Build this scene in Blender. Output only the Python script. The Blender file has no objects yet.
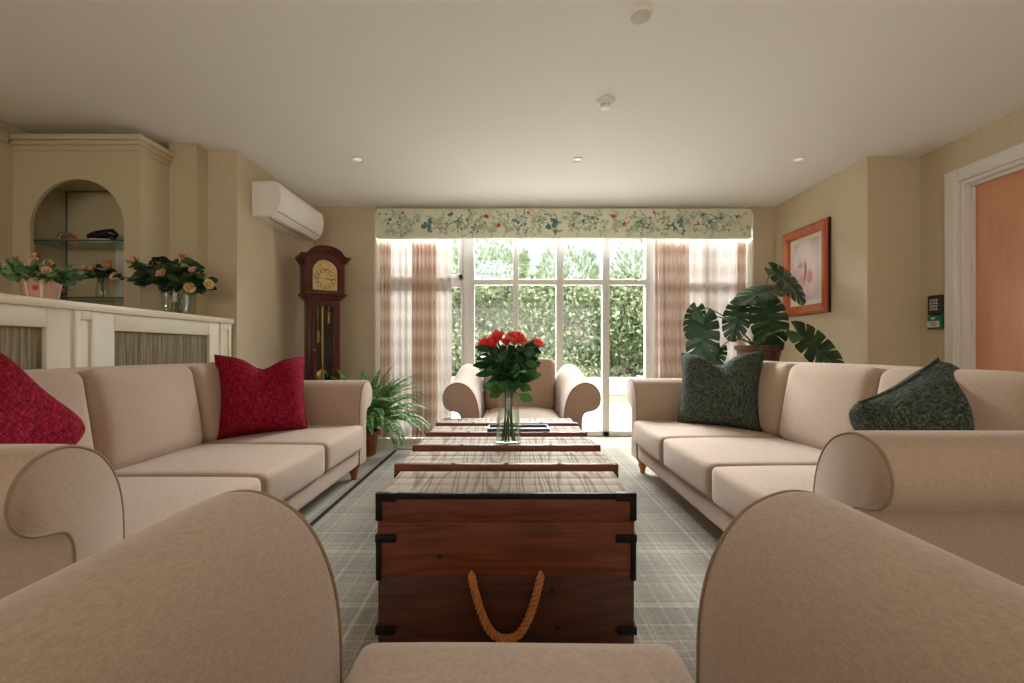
import bpy, bmesh, math, random
import numpy as np
from mathutils import Vector, Matrix, Euler

SC = bpy.context.scene
COL = SC.collection
PI = math.pi
R = random.Random(7)

# ------------------------------------------------------------------ camera, world, lights, exposure
H = 0.93                                   # lens height
FOC = 435.0                                # focal length in pixels of a 1024 px wide frame
cam_d = bpy.data.cameras.new('camera')
cam_d.sensor_width = 36.0
cam_d.lens = FOC / 1024.0 * 36.0
cam_d.shift_x = 2.0 / 1024.0
cam_d.shift_y = 8.5 / 1024.0
cam_d.clip_start = 0.03
cam_d.clip_end = 200
cam = bpy.data.objects.new('camera', cam_d)
COL.objects.link(cam)
cam.location = (0, 0, H)
cam.rotation_euler = (PI / 2, 0, 0)
SC.camera = cam

SC.view_settings.view_transform = 'Standard'
SC.view_settings.look = 'None'
SC.view_settings.gamma = 1.0
SC.view_settings.use_curve_mapping = False
SC.view_settings.exposure = 0.45
SC.cycles.use_denoising = True
SC.cycles.max_bounces = 10
SC.cycles.diffuse_bounces = 6
SC.cycles.transparent_max_bounces = 24
SC.cycles.sample_clamp_indirect = 6.0

world = bpy.data.worlds.new('world')
SC.world = world
world.use_nodes = True
_bg = world.node_tree.nodes['Background']
_bg.inputs['Color'].default_value = (0.96, 0.985, 1.0, 1)
_bg.inputs['Strength'].default_value = 0.8


def lamp(name, typ, loc, rot, energy, color, **kw):
    d = bpy.data.lights.new(name, typ)
    d.energy = energy
    d.color = color
    for k, v in kw.items():
        setattr(d, k, v)
    o = bpy.data.objects.new(name, d)
    COL.objects.link(o)
    o.location = loc
    o.rotation_euler = rot
    return o


# sun on the garden, high over the house
lamp('sun', 'SUN', (0, 0, 20), Vector((-0.42, 0.42, -0.80)).to_track_quat('-Z', 'Y').to_euler(), 8.5, (1.0, 0.98, 0.95), angle=0.03)
# bright upper sky coming down through the garden doors
lamp('sky_light_garden', 'AREA', (0.55, 7.5, 3.95), (math.radians(-68), 0, 0), 2600, (0.95, 0.98, 1.0),
     shape='RECTANGLE', size=6.0, size_y=1.8)
# warm fill light added behind the camera, tilted up to lift the ceiling
lamp('rear_fill_light', 'AREA', (0.0, -2.75, 1.6), (math.radians(126), 0, 0), 30, (1.0, 0.84, 0.68),
     shape='RECTANGLE', size=4.6, size_y=1.3)


# ------------------------------------------------------------------ materials
def lin(c):
    r = []
    for v in c:
        v = v / 255.0
        r.append(v / 12.92 if v <= 0.04045 else ((v + 0.055) / 1.055) ** 2.4)
    return (r[0], r[1], r[2], 1.0)


class NT:
    def __init__(s, name):
        s.m = bpy.data.materials.new(name)
        s.m.use_nodes = True
        s.t = s.m.node_tree
        s.b = s.t.nodes['Principled BSDF']
        s.out = s.t.nodes['Material Output']

    def n(s, typ, **kw):
        nd = s.t.nodes.new(typ)
        for k, v in kw.items():
            if k.startswith('i_'):
                nd.inputs[k[2:].replace('_', ' ')].default_value = v
            else:
                setattr(nd, k, v)
        return nd

    def l(s, a, b):
        s.t.links.new(a, b)

    def coords(s, scale=(1, 1, 1), kind='Object', rot=(0, 0, 0)):
        tc = s.n('ShaderNodeTexCoord')
        mp = s.n('ShaderNodeMapping')
        mp.inputs['Scale'].default_value = scale
        mp.inputs['Rotation'].default_value = rot
        s.l(tc.outputs[kind], mp.inputs['Vector'])
        return mp.outputs['Vector']

    def noise(s, vec, scale, detail=3.0, rough=0.55):
        nd = s.n('ShaderNodeTexNoise')
        nd.inputs['Scale'].default_value = scale
        nd.inputs['Detail'].default_value = detail
        nd.inputs['Roughness'].default_value = rough
        if vec is not None:
            s.l(vec, nd.inputs['Vector'])
        return nd.outputs['Fac']

    def ramp(s, fac, stops):
        nd = s.n('ShaderNodeValToRGB')
        els = nd.color_ramp.elements
        while len(els) < len(stops):
            els.new(0.5)
        for e, (p, c) in zip(els, stops):
            e.position = p
            e.color = c
        s.l(fac, nd.inputs['Fac'])
        return nd.outputs['Color']

    def bump(s, fac, strength, dist=0.002):
        nd = s.n('ShaderNodeBump')
        nd.inputs['Strength'].default_value = strength
        nd.inputs['Distance'].default_value = dist
        s.l(fac, nd.inputs['Height'])
        s.l(nd.outputs['Normal'], s.b.inputs['Normal'])
        return nd

    def math(s, op, a, b=None, c=None):
        nd = s.n('ShaderNodeMath', operation=op)
        for i, v in enumerate((a, b, c)):
            if v is None:
                continue
            if isinstance(v, (int, float)):
                nd.inputs[i].default_value = v
            else:
                s.l(v, nd.inputs[i])
        return nd.outputs[0]

    def mix(s, fac, a, b):
        nd = s.n('ShaderNodeMix', data_type='RGBA')
        if isinstance(fac, (int, float)):
            nd.inputs[0].default_value = fac
        else:
            s.l(fac, nd.inputs[0])
        for i, v in ((6, a), (7, b)):
            if isinstance(v, tuple):
                nd.inputs[i].default_value = v
            else:
                s.l(v, nd.inputs[i])
        return nd.outputs[2]


def plain(name, c, rough=0.5, metal=0.0, spec=0.5, vary=0.0, vscale=30.0):
    t = NT(name)
    col = lin(c)
    t.b.inputs['Base Color'].default_value = col
    t.b.inputs['Roughness'].default_value = rough
    t.b.inputs['Metallic'].default_value = metal
    t.b.inputs['Specular IOR Level'].default_value = spec
    if vary:
        f = t.noise(t.coords(), vscale)
        d = tuple(x * (1 - vary) for x in col[:3]) + (1,)
        u = tuple(min(1, x * (1 + vary)) for x in col[:3]) + (1,)
        t.l(t.ramp(f, [(0.35, d), (0.65, u)]), t.b.inputs['Base Color'])
    return t.m


def emissive(name, c, strength):
    t = NT(name)
    t.b.inputs['Base Color'].default_value = lin(c)
    t.b.inputs['Emission Color'].default_value = lin(c)
    t.b.inputs['Emission Strength'].default_value = strength
    return t.m


def fabric(name, c, amt=0.12, scale=480.0, bump=0.2, wrinkle=0.12, wscale=5.0):
    t = NT(name)
    col = lin(c)
    v1 = t.noise(t.coords((1, 1, 0.18)), scale, 2.0)
    v2 = t.noise(t.coords((0.18, 0.18, 1)), scale, 2.0)
    s = t.math('MULTIPLY', t.math('ADD', v1, v2), 0.5)
    d = tuple(x * (1 - amt) for x in col[:3]) + (1,)
    u = tuple(min(1, x * (1 + amt)) for x in col[:3]) + (1,)
    t.l(t.ramp(s, [(0.36, d), (0.64, u)]), t.b.inputs['Base Color'])
    t.b.inputs['Roughness'].default_value = 0.9
    t.b.inputs['Specular IOR Level'].default_value = 0.2
    t.b.inputs['Sheen Weight'].default_value = 0.25
    t.b.inputs['Sheen Roughness'].default_value = 0.45
    w = t.noise(t.coords((1, 1, 1)), wscale, 3.0)
    h = t.math('ADD', t.math('MULTIPLY', s, bump), t.math('MULTIPLY', w, wrinkle * 14))
    t.bump(h, 0.55, 0.0022)
    return t.m


def woolly(name, dark, mid, light, scale=150.0):
    t = NT(name)
    v1 = t.noise(t.coords((0.35, 1, 1)), scale, 3.0, 0.7)
    v2 = t.noise(t.coords((1, 1, 0.3)), scale * 0.8, 3.0, 0.7)
    s = t.math('MULTIPLY', t.math('ADD', v1, v2), 0.5)
    t.l(t.ramp(s, [(0.38, lin(dark)), (0.5, lin(mid)), (0.64, lin(light))]), t.b.inputs['Base Color'])
    t.b.inputs['Roughness'].default_value = 0.95
    t.b.inputs['Specular IOR Level'].default_value = 0.15
    t.bump(s, 0.9, 0.006)
    return t.m


def wood(name, dark, mid, light, along='x', scale=9.0, rough=0.5, lines=0.5, bump=0.25):
    t = NT(name)
    sc = {'x': (0.12, 1, 1), 'y': (1, 0.12, 1), 'z': (1, 1, 0.12)}[along]
    v = t.coords(sc)
    a = t.noise(v, scale, 6.0, 0.6)
    b = t.noise(v, scale * 9, 3.0, 0.7)
    wv = t.n('ShaderNodeTexWave', wave_type='RINGS', rings_direction='SPHERICAL')
    wv.inputs['Scale'].default_value = scale * 0.55
    wv.inputs['Distortion'].default_value = 9.0
    wv.inputs['Detail'].default_value = 2.0
    wv.inputs['Detail Scale'].default_value = 1.2
    t.l(v, wv.inputs['Vector'])
    s = t.math('ADD', t.math('MULTIPLY', a, 0.75), t.math('MULTIPLY', b, 0.25))
    s = t.math('ADD', t.math('MULTIPLY', s, 1 - lines * 0.5), t.math('MULTIPLY', wv.outputs['Fac'], lines * 0.5))
    t.l(t.ramp(s, [(0.28, lin(dark)), (0.5, lin(mid)), (0.72, lin(light))]), t.b.inputs['Base Color'])
    t.b.inputs['Roughness'].default_value = rough
    t.bump(s, bump, 0.002)
    return t.m


def grained(name, dark, mid, light, along, scale, freq, rough, spec=0.4, rk=0.75):
    """Planks with contour-line grain (cathedral arcs)."""
    t = NT(name)
    sc = {'x': (0.16, 1, 1), 'y': (1, 0.07, 1), 'z': (1, 1, 0.16)}[along]
    v = t.coords(sc)
    a = t.noise(v, scale, 2.0, 0.5)
    fine = t.noise(t.coords(tuple(q if q < 1 else 1.0 for q in tuple(x * 0.4 if x < 1 else x for x in sc))), scale * 22, 3.0, 0.7)
    ring = t.math('SINE', t.math('MULTIPLY', a, freq))
    ring = t.math('POWER', t.math('ADD', t.math('MULTIPLY', ring, 0.5), 0.5), 3.0)
    cloud = t.noise(t.coords(sc), scale * 0.6, 3.0)
    col = t.ramp(t.math('ADD', t.math('MULTIPLY', cloud, 0.55), t.math('MULTIPLY', fine, 0.45)), [(0.36, lin(mid)), (0.64, lin(light))])
    c = t.mix(t.math('MULTIPLY', ring, rk), col, lin(dark))
    t.l(c, t.b.inputs['Base Color'])
    t.b.inputs['Roughness'].default_value = rough
    t.b.inputs['Specular IOR Level'].default_value = spec
    t.bump(t.math('ADD', t.math('MULTIPLY', ring, -0.6), fine), 0.25, 0.002)
    return t.m


def glass(name, tint=(1, 1, 1), gloss=0.10, rough=0.02, k=0.5):
    t = NT(name)
    tr = t.n('ShaderNodeBsdfTransparent')
    tr.inputs['Color'].default_value = tint + (1,)
    gl = t.n('ShaderNodeBsdfGlossy')
    gl.inputs['Roughness'].default_value = rough
    lw = t.n('ShaderNodeLayerWeight')
    lw.inputs['Blend'].default_value = 0.35
    f = t.math('ADD', t.math('MULTIPLY', lw.outputs['Fresnel'], k), gloss * 0.3)
    mx = t.n('ShaderNodeMixShader')
    t.l(f, mx.inputs['Fac'])
    t.l(tr.outputs[0], mx.inputs[1])
    t.l(gl.outputs[0], mx.inputs[2])
    t.l(mx.outputs[0], t.out.inputs['Surface'])
    return t.m


def leafy(name, stops, rough=0.45, trans=0.25, spec=0.4):
    """Leaf green that differs from leaf to leaf."""
    t = NT(name)
    g = t.n('ShaderNodeNewGeometry')
    c = t.ramp(g.outputs['Random Per Island'], [(p, lin(c)) for p, c in stops])
    t.l(c, t.b.inputs['Base Color'])
    t.b.inputs['Roughness'].default_value = rough
    t.b.inputs['Specular IOR Level'].default_value = spec
    tl = t.n('ShaderNodeBsdfTranslucent')
    t.l(c, tl.inputs['Color'])
    mx = t.n('ShaderNodeMixShader')
    mx.inputs['Fac'].default_value = trans
    t.l(t.b.outputs[0], mx.inputs[1])
    t.l(tl.outputs[0], mx.inputs[2])
    t.l(mx.outputs[0], t.out.inputs['Surface'])
    return t.m


def cloth_through(name, color_out, t, trans, clear):
    """Thin cloth: diffuse + translucent + see-through share."""
    df = t.n('ShaderNodeBsdfDiffuse')
    tl = t.n('ShaderNodeBsdfTranslucent')
    tp = t.n('ShaderNodeBsdfTransparent')
    for b in (df, tl):
        if isinstance(color_out, tuple):
            b.inputs['Color'].default_value = color_out
        else:
            t.l(color_out, b.inputs['Color'])
    m1 = t.n('ShaderNodeMixShader')
    m1.inputs['Fac'].default_value = trans
    t.l(df.outputs[0], m1.inputs[1])
    t.l(tl.outputs[0], m1.inputs[2])
    m2 = t.n('ShaderNodeMixShader')
    m2.inputs['Fac'].default_value = clear
    t.l(m1.outputs[0], m2.inputs[1])
    t.l(tp.outputs[0], m2.inputs[2])
    t.l(m2.outputs[0], t.out.inputs['Surface'])
    return t.m


def gingham(name, base, stripe, n_u, n_v, trans=0.5, clear=0.0, soft=0.5):
    t = NT(name)
    uv = t.n('ShaderNodeUVMap')
    sp = t.n('ShaderNodeSeparateXYZ')
    t.l(uv.outputs['UV'], sp.inputs[0])

    def band(o, n):
        s = t.math('SINE', t.math('MULTIPLY', o, n * 2 * PI))
        return t.math('ADD', t.math('MULTIPLY', s, 0.5 * soft), 0.5)
    f = t.math('MULTIPLY', t.math('ADD', band(sp.outputs[0], n_u), band(sp.outputs[1], n_v)), 0.5)
    nz = t.noise(t.coords((1, 1, 0.1)), 300, 2.0)
    f = t.math('ADD', f, t.math('MULTIPLY', t.math('SUBTRACT', nz, 0.5), 0.35))
    c = t.ramp(f, [(0.3, lin(base)), (0.75, lin(stripe))])
    return cloth_through(name, c, t, trans, clear)


def plaid(name, base, lightc, darkc, k=1.0):
    t = NT(name)
    tc = t.n('ShaderNodeTexCoord')
    sp = t.n('ShaderNodeSeparateXYZ')
    t.l(tc.outputs['Object'], sp.inputs[0])
    acc = None
    for ax, specs in ((0, ((4.3, .95, .45, 0.0), (17.7, .86, .22, .3), (2.1, .975, .7, .11), (7.3, .93, .3, .5), (29.0, .75, .12, .1))),
                      (1, ((4.9, .95, .45, .2), (19.1, .86, .22, .0), (2.3, .975, .7, .37), (8.1, .93, .3, .1), (31.0, .75, .12, .4)))):
        for fr, th, am, ph in specs:
            w = t.math('FRACT', t.math('ADD', t.math('MULTIPLY', sp.outputs[ax], fr * k), ph))
            g = t.math('MULTIPLY', t.math('GREATER_THAN', w, th), am)
            acc = g if acc is None else t.math('ADD', acc, g)
        w = t.math('SINE', t.math('MULTIPLY', sp.outputs[ax], 2 * PI * 3.1 * k))
        acc = t.math('ADD', acc, t.math('MULTIPLY', w, 0.13))
    nz = t.noise(t.coords((1, 0.15, 1)), 260, 3.0, 0.7)
    nz2 = t.noise(t.coords((0.15, 1, 1)), 260, 3.0, 0.7)
    s = t.math('ADD', t.math('MULTIPLY', acc, 0.38), t.math('MULTIPLY', t.math('ADD', nz, nz2), 0.45))
    t.l(t.ramp(s, [(0.2, lin(darkc)), (0.45, lin(base)), (0.95, lin(lightc))]), t.b.inputs['Base Color'])
    t.b.inputs['Roughness'].default_value = 0.95
    t.b.inputs['Specular IOR Level'].default_value = 0.15
    t.b.inputs['Sheen Weight'].default_value = 0.8
    t.b.inputs['Sheen Roughness'].default_value = 0.4
    t.bump(t.math('ADD', nz, nz2), 0.5, 0.004)
    return t.m


def wallpaper(name, c, amt=0.05):
    t = NT(name)
    col = lin(c)
    a = t.noise(t.coords((1, 1, 26)), 6, 4.0, 0.6)
    b = t.noise(t.coords((22, 22, 1)), 6, 4.0, 0.6)
    s = t.math('MULTIPLY', t.math('ADD', a, b), 0.5)
    d = tuple(x * (1 - amt) for x in col[:3]) + (1,)
    u = tuple(min(1, x * (1 + amt)) for x in col[:3]) + (1,)
    t.l(t.ramp(s, [(0.38, d), (0.62, u)]), t.b.inputs['Base Color'])
    t.b.inputs['Roughness'].default_value = 0.8
    t.b.inputs['Specular IOR Level'].default_value = 0.25
    t.bump(s, 0.15, 0.001)
    return t.m


M = dict(
    ceiling=plain('ceiling_paint', (240, 239, 236), 0.9, spec=0.2),
    wall=wallpaper('wallpaper_beige', (205, 190, 163)),
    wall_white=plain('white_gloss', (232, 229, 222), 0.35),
    cream=plain('cream_paint', (200, 188, 157), 0.5),
    cream_light=plain('cream_paint_counter', (224, 216, 194), 0.45),
    counter_top=plain('counter_top_paint', (226, 214, 192), 0.35),
    floor=plaid('carpet_plaid_beige', (166, 156, 136), (196, 187, 165), (142, 133, 114)),
    rug=plaid('carpet_plaid_grey', (120, 111, 94), (178, 168, 147), (90, 83, 69)),
    rug_border=plain('carpet_border', (48, 46, 42), 0.95, spec=0.1, vary=0.25, vscale=300),
    sofa=fabric('linen_upholstery', (181, 157, 138)),
    piping=fabric('linen_piping', (150, 126, 105), scale=600, wrinkle=0),
    leg=wood('turned_leg_wood', (150, 78, 44), (196, 112, 68), (216, 138, 90), 'z', 20, 0.4, 0.2),
    red=woolly('red_chenille', (80, 7, 22), (134, 14, 38), (172, 44, 66)),
    green=woolly('green_chenille', (29, 36, 31), (64, 72, 63), (112, 119, 106)),
    trunk=grained('trunk_red_brown_wood', (64, 30, 17), (98, 46, 26), (138, 74, 44), 'x', 6.0, 70, 0.5, 0.4, 0.45),
    trunk_dark=grained('trunk_dark_brown_wood', (46, 23, 14), (66, 34, 21), (96, 54, 34), 'x', 6.0, 70, 0.5, 0.4, 0.45),
    trunk_top=grained('trunk_limed_wood', (128, 106, 90), (176, 160, 144), (204, 191, 176), 'y', 9.0, 90, 0.85, 0.12),
    iron=plain('black_iron', (26, 23, 21), 0.5, 0.6, vary=0.3),
    rope=plain('sisal_rope', (196, 128, 76), 0.9, spec=0.15, vary=0.2, vscale=250),
    glass=glass('clear_glass', (0.97, 0.985, 0.975), 0.06, k=0.32),
    pane=glass('window_pane_glass', (0.98, 0.99, 0.985), 0.05),
    shelf_glass=glass('shelf_glass', (0.86, 0.94, 0.90), 0.25),
    shelf_edge=plain('shelf_glass_edge', (44, 92, 78), 0.2),
    water=glass('water', (0.90, 0.96, 0.92), 0.02, k=0.12),
    upvc=plain('white_door_frame', (206, 204, 202), 0.35),
    door_wood=wood('door_veneer', (208, 138, 104), (220, 154, 120), (228, 166, 132), 'z', 5, 0.45, 0.1, 0.03),
    clock=wood('mahogany', (44, 13, 8), (82, 25, 15), (112, 40, 24), 'z', 10, 0.28, 0.3, 0.1),
    clock_gap=plain('clock_dark_interior', (26, 12, 9), 0.6),
    brass=plain('brass', (196, 156, 84), 0.3, 0.9),
    dial=plain('clock_dial_ivory', (206, 180, 122), 0.5, vary=0.14, vscale=40),
    ink=plain('black_ink', (24, 20, 18), 0.6),
    ac=plain('white_plastic', (240, 237, 231), 0.35),
    ac_dark=plain('dark_plastic', (70, 66, 60), 0.5),
    plastic_dark=plain('charcoal_plastic', (46, 40, 34), 0.45),
    key=plain('pale_keys', (196, 188, 172), 0.5),
    sign_green=plain('green_box', (12, 112, 76), 0.45),
    paper=plain('white_paper', (222, 216, 204), 0.7),
    frame_wood=wood('picture_frame_wood', (150, 66, 30), (184, 92, 47), (206, 118, 66), 'z', 14, 0.35, 0.1, 0.1),
    frame_dark=plain('picture_frame_back', (48, 22, 14), 0.5),
    mat_board=plain('cream_mount', (222, 208, 180), 0.8),
    terracotta=plain('terracotta', (150, 84, 56), 0.8, vary=0.2),
    brown_pot=plain('brown_glazed_pot', (92, 58, 42), 0.55, vary=0.35, vscale=40),
    soil=plain('soil', (40, 28, 20), 0.95, vary=0.4, vscale=80),
    stem=plain('green_stem', (52, 84, 36), 0.55),
    stem_pale=plain('pale_leaf_stalk', (92, 108, 58), 0.55),
    monstera=leafy('monstera_leaf', [(0, (20, 44, 26)), (0.5, (34, 66, 38)), (1, (60, 96, 58))], 0.35, 0.15, 0.5),
    fern=leafy('fern_leaf', [(0, (62, 116, 54)), (0.5, (108, 160, 88)), (1, (176, 204, 146))], 0.5, 0.35),
    rose_leaf=leafy('rose_leaf', [(0, (24, 56, 28)), (0.5, (42, 88, 44)), (1, (84, 132, 72))], 0.4, 0.15),
    dark_leaf=leafy('silk_leaf', [(0, (20, 40, 22)), (0.5, (40, 70, 38)), (1, (76, 104, 60))], 0.5, 0.12),
    light_leaf=leafy('light_silk_leaf', [(0, (44, 90, 52)), (0.5, (84, 132, 82)), (1, (148, 180, 128))], 0.5, 0.2),
    coral=leafy('coral_petal', [(0, (232, 58, 52)), (0.6, (246, 84, 74)), (1, (252, 122, 102))], 0.55, 0.2),
    coral_pale=leafy('pale_coral_petal', [(0, (236, 120, 84)), (1, (246, 160, 120))], 0.55, 0.2),
    peach=leafy('peach_petal', [(0, (232, 172, 130)), (0.6, (240, 196, 158)), (1, (247, 216, 186))], 0.6, 0.2),
    yellow=leafy('cream_petal', [(0, (234, 206, 140)), (1, (246, 226, 176))], 0.6, 0.2),
    pink=leafy('pink_petal', [(0, (226, 110, 110)), (1, (238, 150, 130))], 0.6, 0.2),
    pot_pink=plain('pale_pink_pot', (206, 160, 142), 0.4),
    pot_stripe=plain('white_pot_band', (228, 210, 196), 0.4),
    red_print=plain('red_print', (196, 54, 60), 0.6),
    teal_print=plain('teal_print', (84, 130, 124), 0.85),
    dark_print=plain('dark_green_print', (118, 136, 120), 0.85),
    grey_print=plain('grey_green_print', (178, 190, 168), 0.9),
    scarlet_print=plain('scarlet_print', (206, 44, 52), 0.85),
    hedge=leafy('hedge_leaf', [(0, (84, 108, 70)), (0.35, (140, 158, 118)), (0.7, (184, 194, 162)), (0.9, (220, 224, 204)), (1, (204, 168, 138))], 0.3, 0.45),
    hedge_core=plain('hedge_twigs', (92, 104, 74), 0.95, vary=0.4, vscale=8),
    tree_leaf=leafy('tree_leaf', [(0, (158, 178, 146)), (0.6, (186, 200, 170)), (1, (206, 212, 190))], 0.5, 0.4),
    bark=plain('bark', (110, 92, 74), 0.9, vary=0.3),
    lawn=plain('lawn', (150, 178, 118), 0.95, vary=0.25, vscale=25),
    patio=plain('patio_stone', (204, 201, 196), 0.8, vary=0.08, vscale=6),
    ornament=plain('shell_ornament', (136, 112, 104), 0.25, vary=0.5, vscale=60),
    black_gloss=plain('black_gloss', (20, 18, 18), 0.2),
    tray=plain('dark_tray', (58, 50, 40), 0.45),
    downlight=emissive('downlight_lens', (255, 246, 228), 0.3),
)

# reed panel: narrow vertical ribs
def _reed():
    t = NT('reed_panel')
    a = t.noise(t.coords((1, 34, 0.6)), 4, 5.0, 0.75)
    t.l(t.ramp(a, [(0.34, lin((70, 62, 46))), (0.5, lin((132, 120, 94))), (0.66, lin((172, 160, 130)))]), t.b.inputs['Base Color'])
    t.b.inputs['Roughness'].default_value = 0.85
    t.bump(a, 0.5, 0.004)
    return t.m


M['reed'] = _reed()
M['check'] = gingham('check_curtain_cloth', (236, 224, 214), (212, 184, 168), 6, 11, 0.48, 0.0, 0.9)
M['sheer_cloth'] = gingham('sheer_curtain_cloth', (208, 200, 194), (192, 180, 171), 9, 11, 0.14, 0.02, 0.8)


def _mirror():
    t = NT('mirror')
    t.b.inputs['Base Color'].default_value = (0.62, 0.6, 0.52, 1)
    t.b.inputs['Metallic'].default_value = 1.0
    t.b.inputs['Roughness'].default_value = 0.05
    return t.m


M['mirror'] = _mirror()
M['niche'] = plain('niche_gloss_cream', (206, 194, 160), 0.18, spec=0.8)


def _pelmet():
    t = NT('floral_pelmet_cloth')
    a = t.noise(t.coords((1, 1, 1)), 7, 4.0, 0.65)
    b = t.noise(t.coords((1, 1, 1.4), rot=(0, 0.6, 0)), 26, 3.0, 0.6)
    s = t.math('ADD', t.math('MULTIPLY', a, 0.7), t.math('MULTIPLY', b, 0.3))
    t.l(t.ramp(s, [(0.34, lin((192, 208, 184))), (0.46, lin((222, 230, 208))), (0.58, lin((232, 236, 216))), (0.7, lin((210, 222, 198)))]),
        t.b.inputs['Base Color'])
    t.b.inputs['Roughness'].default_value = 0.9
    return t.m


M['pelmet'] = _pelmet()


def _art():
    """Soft pastel shapes: blurred round patches over a lilac-grey ground."""
    t = NT('pastel_painting')
    tc = t.n('ShaderNodeTexCoord')
    wob = t.n('ShaderNodeTexNoise')
    wob.inputs['Scale'].default_value = 7.0
    t.l(tc.outputs['Object'], wob.inputs['Vector'])
    ma = t.n('ShaderNodeVectorMath', operation='MULTIPLY_ADD')
    t.l(wob.outputs['Color'], ma.inputs[0])
    ma.inputs[1].default_value = (0, .10, .10)
    t.l(tc.outputs['Object'], ma.inputs[2])
    col = t.ramp(t.noise(t.coords((1, 1, 1)), 5, 4.0), [(0.35, lin((188, 174, 174))), (0.65, lin((216, 202, 196)))])
    for (y, z, sy, sz, c, am) in ((.05, .17, .10, .17, (222, 200, 194), .9), (.10, -.05, .075, .20, (220, 184, 176), .9), (-.02, -.05, .06, .2, (222, 196, 186), .9),
                                  (.062, .0, .022, .10, (112, 84, 78), .9), (.0, -.06, .04, .07, (198, 108, 112), .75), (.135, .06, .03, .04, (150, 118, 122), .7), (.10, -.10, .05, .06, (204, 130, 128), .5)):
        mp = t.n('ShaderNodeMapping')
        mp.inputs['Location'].default_value = (0, -(y + .0) / sy, -(z + .05) / sz)
        mp.inputs['Scale'].default_value = (0, 1 / sy, 1 / sz)
        t.l(ma.outputs[0], mp.inputs['Vector'])
        ln = t.n('ShaderNodeVectorMath', operation='LENGTH')
        t.l(mp.outputs[0], ln.inputs[0])
        mr = t.n('ShaderNodeMapRange', interpolation_type='SMOOTHSTEP')
        mr.inputs['From Min'].default_value = 1.25
        mr.inputs['From Max'].default_value = .45
        mr.inputs['To Max'].default_value = am
        t.l(ln.outputs['Value'], mr.inputs['Value'])
        col = t.mix(mr.outputs[0], col, lin(c))
    t.l(col, t.b.inputs['Base Color'])
    t.b.inputs['Roughness'].default_value = 0.8
    return t.m


M['art'] = _art()


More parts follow.
